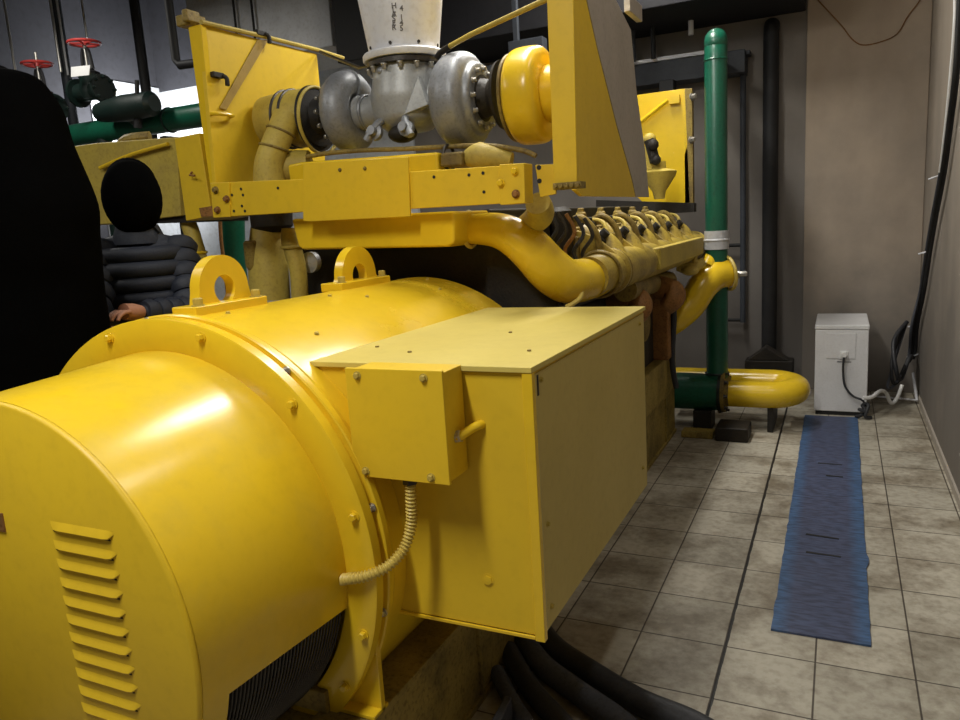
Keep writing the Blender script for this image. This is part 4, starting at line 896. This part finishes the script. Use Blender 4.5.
MB().prism([at(71, 67, 1, gy-.32), at(90, 65, 1, gy-.32), at(89, 75, 1, gy-.32), at(71, 77, 1, gy-.32)], (0, .004, 0)).build('tag_plate', 'white_plastic', v2)
sn = thing('strainer', 'dark green strainer body bolted between valve and green pipe', 'strainer', at(125, 125, 1, gy-.2))
b = MB(); a_ = at(98, 100, 1, gy-.2); c_ = at(150, 104, 1, gy-.2)
b.tube([V((a_.x, gy-.2, c_.z)), V(((a_.x+c_.x)/2, gy-.2, c_.z)), V((c_.x, gy-.2, c_.z))], [.07, .10, .09], 20, 5)
b.build('body', 'green_dark', sn)
b = MB(); b.lathe((c_.x, gy-.2, c_.z), (1, 0, 0), [(0, .09), (.02, .09), (.05, .06)], 20); b.build('end_cap', 'green_dark', sn)
b = MB(); b.tube([at(137, 95, 1, gy-.25), at(137, 80, 1, gy-.25)], .016, 8); b.build('lever', 'black', sn)
b = MB(); b.cyl(at(138, 118, 1, gy-.2), at(138, 128, 1, gy-.2), .03); b.build('drain_plug', 'black', sn)
b = MB(); b.cyl(V(((a_.x+c_.x)/2, gy-.2, c_.z-.03)), V(((a_.x+c_.x)/2, gy, c_.z-.12)), .05); b.build('outlet', 'green_dark', sn)
# hanger rods, dark pipes
for k, (a_, c_, r_, mat, lab) in enumerate([((6, -20), (16, 75), .012, 'chrome', 'bright threaded rod hanging at the far left'), ((51, -20), (61, 72), .012, 'chrome', 'bright threaded rod between the two red handwheels'),
        ((64, -20), (68, 75), .010, 'sheet_grey', 'dull threaded rod just right of the bright one by the valves'), ((83, -20), (87, 38), .009, 'chrome', 'short rod above the right red handwheel')]):
    p = at(*a_, 1, 4.9); q = at(*c_, 1, 4.9)
    tag(MB().cyl((q.x, 4.9, q.z), (q.x+.0, 4.9, CZ), r_, n=10).build('hanger_rod', mat), lab, 'rod')
q = at(64, 60, 1, 5.0); tag(MB().cyl((q.x, 5.0, 0), (q.x, 5.0, CZ), .045, n=16).build('dark_pipe', 'duct_blue'), 'dark vertical pipe behind the rods near the left valves', 'pipe')
q = at(142, 60, 1, 5.3); tag(MB().tube([(q.x, 5.3, CZ), (q.x, 5.3, 2.45), (q.x+.04, 5.3, 2.38), (q.x+.35, 5.3, 2.36), (q.x+1.0, 5.3, 2.36)], .045, 16).build('dark_pipe', 'black'), 'dark pipe coming down left of the hood panel and turning right', 'pipe')
q = at(176, 60, 1, 4.2); tag(MB().tube([(q.x, 4.2, CZ), (q.x, 4.2, q.z), (q.x+.03, 4.2, q.z-.04), (q.x+.3, 4.2, q.z-.05)], .03, 12).build('dark_pipe', 'black'), 'black bent pipe passing behind the top of the left hood panel', 'pipe')
# silver duct and black riser behind the turbos
a_ = at(212, 0, 1, 5.2); c_ = at(333, 46, 1, 5.2)
sd = thing('silver_duct', 'large dull silver sheet metal duct behind the left hood panel', 'duct', ((a_.x+c_.x)/2, 5.5, c_.z))
MB().box((a_.x-.3, 5.2, c_.z), (c_.x, 5.9, CZ)).build('duct', 'sheet_grey', sd, .01)
for px in (234, 252): q = at(px, 10, 1, 5.17); MB().cyl((q.x, 5.17, c_.z+.1), (q.x, 5.17, CZ), .010, n=8).build('hanger_rod', 'black', sd)
q0 = at(336, 50, 1, 5.0); q1 = at(361, 50, 1, 5.0)
tag(MB().box((q0.x, 5.0, at(345, 62, 1, 5).z), (q1.x+.15, 5.3, CZ)).build('black_duct', 'black', bevel=.01), 'narrow black duct behind the left side of the exhaust stack', 'duct')
tag(MB().box((-2.9, 5.6, 2.72), (-1.5, 5.68, 2.80)).build('support_beam', 'duct_blue', bevel=.004), 'dark support beam behind the stay rod right of the stack', 'beam')
q = at(540, 45, 1, 5.4); tag(MB().box((q.x-.25, 5.4, q.z-.22), (q.x+.02, 5.5, q.z+.06)).box((q.x-.22, 5.43, q.z+.06), (q.x-.18, 5.47, CZ)).build('pipe_bracket', 'duct_blue', bevel=.006), 'dark bracket left of the right hood panel top', 'bracket')
# flood lamp that lights the left wall
fl_ = thing('flood_lamp', 'small flood lamp aimed at the white wall behind the valves', 'lamp', (-6.58, 6.2, 0))
MB().box((-6.60, 6.10, 2.57), (-6.52, 6.30, 2.73)).build('housing', 'black', fl_, .004)
MB().cyl((-6.56, 6.2, 0), (-6.56, 6.2, 2.57), .015, n=8).build('stand', 'black', fl_)

# ================================================================== PEOPLE
def skin_body(name, parent, verts, edges, radii, root, mat, sub=2):
    me = bpy.data.meshes.new(name); off = wpos(parent)
    me.from_pydata([tuple(V(v)-off) for v in verts], edges, []); o = bpy.data.objects.new(name, me); C.objects.link(o); o.parent = parent
    md = o.modifiers.new('skin', 'SKIN'); md.use_smooth_shade = True; md.branch_smoothing = .6
    sv = me.skin_vertices[0].data
    for i, r in enumerate(radii): sv[i].radius = r if isinstance(r, tuple) else (r, r); sv[i].use_root = (i == root)
    s2 = o.modifiers.new('sub', 'SUBSURF'); s2.levels = sub; s2.render_levels = sub
    me.materials.append(M[mat]); return o
def person(base, height, facing, label, jacket, head_mat, lean=0, hands=None, puffer=False, wide=1.0):
    "facing: angle of the chest direction in the floor plane"
    t = thing('person', label, 'person', base)
    s = height/1.75
    F = V((math.cos(facing), math.sin(facing), 0)); R = V((F.y, -F.x, 0)); U = V((0, 0, 1)); B = V(base)
    def P(r, f, z):
        lf = lean*max(0, z-.95)
        return B+R*(r*s)+F*((f+lf)*s)+U*(z*s)
    def chain(m, pts, name, mat):
        vs = [P(*p[0]) if not isinstance(p[0], Vector) else p[0] for p in pts]
        return vs
    # body: one continuous surface (legs, hips, torso, neck, arms)
    vs = [P(0, 0, .98), P(0, .0, 1.12), P(0, .0, 1.28), P(0, -.01, 1.42), P(0, .0, 1.50), P(0, .015, 1.56)]
    rad = [(.17*wide, .125), (.165*wide, .12), (.19*wide, .13), (.17*wide, .11), (.07, .07), (.058, .058)]
    ed = [(0,1),(1,2),(2,3),(3,4),(4,5)]
    for sg in (-1, 1):
        k = len(vs)
        vs += [P(sg*.10, 0, .90), P(sg*.11, .02, .50), P(sg*.11, 0, .10), P(sg*.11, .16, .045)]
        rad += [.098, .068, .048, (.045, .035)]; ed += [(0, k), (k, k+1), (k+1, k+2), (k+2, k+3)]
    hd = hands or [P(-.30, .12, .86), P(.30, .12, .86)]
    wr = []
    for sg, h in zip((-1, 1), hd):
        k = len(vs); sh = P(sg*.19*wide, 0, 1.42); h = V(h)
        mid = (sh+h)/2; L = (h-sh).length; a = .31*s; dd = max(0, (a*a-(L/2)**2)); el = mid+(R*sg*.55-F*.1-U*.8).normalized()*math.sqrt(dd) if dd > 0 else mid
        vs += [sh, el, h]; rad += [.075, .058, .034]; ed += [(3, k), (k, k+1), (k+1, k+2)]; wr.append((el, h, sg))
    body = skin_body('body', t, vs, ed, rad, 0, jacket)
    if puffer:
        # padded rolls of the quilted jacket
        b = MB()
        for i in range(8):
            z = .96+i*.062; wv = .205+.025*math.sin(i/7*PI); 
            c = P(0, .0, z); n = 36; path = [c+R*(wv*wide*s*math.cos(2*PI*k/n))+F*((.15 if z < 1.35 else .13)*s*math.sin(2*PI*k/n)) for k in range(n+1)]
            b.tube(path, .036*s, 10)
        for (el, h, sg), sh in zip(wr, (P(-.19*wide, 0, 1.42), P(.19*wide, 0, 1.42))):
            for q in range(5):
                c = sh.lerp(el, (q+.2)/5); d = (el-sh).normalized(); b.lathe(c-d*.03*s, d, [(0, .072*s), (.03*s, .086*s), (.06*s, .072*s)], 20)
            for q in range(5):
                c = el.lerp(h, (q+.1)/5); d = (h-el).normalized(); b.lathe(c-d*.03*s, d, [(0, (.068-.006*q)*s), (.03*s, (.078-.006*q)*s), (.06*s, (.066-.006*q)*s)], 20)
        b.lathe(P(0, 0, 1.44), (0, 0, 1), [(0, .11*s), (.03*s, .105*s), (.08*s, .085*s)], 28)
        b.build('quilted_jacket', jacket, t, angle=60)
    # head with face
    hc = P(0, .035, 1.655)
    b = MB(); b.ball(hc+U*.01*s, .1*s, 28, (.80, .80, 1.16))
    hm = b; 
    # turn the ball into a head: jaw, brow, nose, ears
    for i, v in enumerate(hm.v):
        d = v-hc; z = d.z/s; f = d.dot(F)/s; r = d.dot(R)/s
        k = 1.0
        if z < -.02: k = 1-.28*min(1, (-z-.02)/.09)
        v2_ = hc+R*(r*s*k*.93)+F*(f*s*(1.16 if f > 0 else 1.22)*(1-.0*z))+U*(z*s)
        hm.v[i] = v2_
    hm.prism([hc+F*.088*s+U*.012*s, hc+F*.122*s-U*.022*s+R*.006*s, hc+F*.092*s-U*.035*s+R*.017*s, hc+F*.092*s-U*.035*s-R*.017*s], R*.001)
    for sg in (-1, 1): hm.ball(hc+R*sg*.078*s-U*.01*s, .03*s, 10, (.5, .6, 1.1)); hm.ball(hc+R*sg*.03*s+F*.086*s+U*.012*s, .013*s, 8)
    hm.tube([hc+F*.092*s-U*.058*s-R*.022*s, hc+F*.100*s-U*.056*s, hc+F*.092*s-U*.058*s+R*.022*s], .006*s, 8, 4)
    hd_o = hm.build('head', head_mat, t, angle=60)
    b = MB(); b.ball(hc+U*.035*s-F*.02*s, .112*s, 28, (.86, .98, 1.02)); b.build('hair', 'cloth_black', hd_o, angle=60)
    # hands with five fingers
    for (el, h, sg) in wr:
        d = (h-el).normalized(); side = d.cross(U).normalized(); nrm = side.cross(d).normalized()
        b = MB(); b.tube([h-d*.01, h+d*.03*s, h+d*.075*s], [.026*s, .034*s, .032*s], 14, 4)
        for q, ln in enumerate((.062, .075, .070, .055)):
            o_ = h+d*.07*s+side*((q-1.5)*.019*s)
            b.tube([o_, o_+d*ln*.45*s-nrm*.004, o_+d*ln*.8*s-nrm*.018*s, o_+d*ln*.95*s-nrm*.034*s], [.0095*s, .009*s, .0082*s, .007*s], 10, 3)
        o_ = h+d*.025*s+side*(-sg*.03*s)
        b.tube([o_, o_+d*.025*s-side*sg*.018*s, o_+d*.05*s-side*sg*.022*s-nrm*.01*s], [.012*s, .0105*s, .009*s], 10, 3)
        b.build('hand', 'skin', t, angle=60)
    return t
# person in the quilted jacket, hands towards the ring
WZ = .30
base2 = V((-2.50, at(139, 240, 0, -2.50).y, WZ))
pp2 = person(base2, 1.585, math.radians(-42), 'person in a navy quilted jacket standing behind the generator ring', 'cloth_navy', 'cloth_black', hands=[at(139, 312, 0, -2.27), at(112, 333, 0, -2.27)], puffer=True, wide=.80)
b = MB(); b.ball(base2+V((.03, -.03, 1.555*.955-.005)), .118, 28, (.92, .92, 1.22)); b.build('blackout_head', 'cloth_black', pp2, angle=80)  # black shape standing in for the blacked-out head
base1 = V((-2.46, at(12, 230, 0, -2.46).y, WZ))
pp1 = person(base1, 1.83, math.radians(-20), 'person in black jacket with blacked-out head at the left edge close to the generator', 'leather', 'cloth_black', lean=.05, hands=[at(60, 385, 0, -2.30), at(24, 400, 0, -2.36)], wide=1.12)
hc1 = base1+V((.10, -.03, 1.83*1.655/1.75-.05))
pr_, _ = catmull([V((a_, r_, 0)) for a_, r_ in [(.175, .01), (.170, .07), (.145, .122), (.08, .158), (-.01, .180), (-.10, .200), (-.19, .222), (-.29, .228), (-.38, .222), (-.50, .212), (-.66, .215), (-.90, .22)]], [0]*12, 4)
b = MB(); b.lathe(hc1, (0, 0, 1), [(p.x, p.y) for p in pr_], 48)
for i, v in enumerate(b.v):       # cloth folds
    d = V((v.x-hc1.x, v.y-hc1.y, 0)); b.v[i] = v + d*.05*noise.noise(V((v.x*6, v.y*6, v.z*9)))
b.build('blackout_coat', 'cloth_black', pp1, angle=80)  # solid black shape over the blacked-out head and shoulders
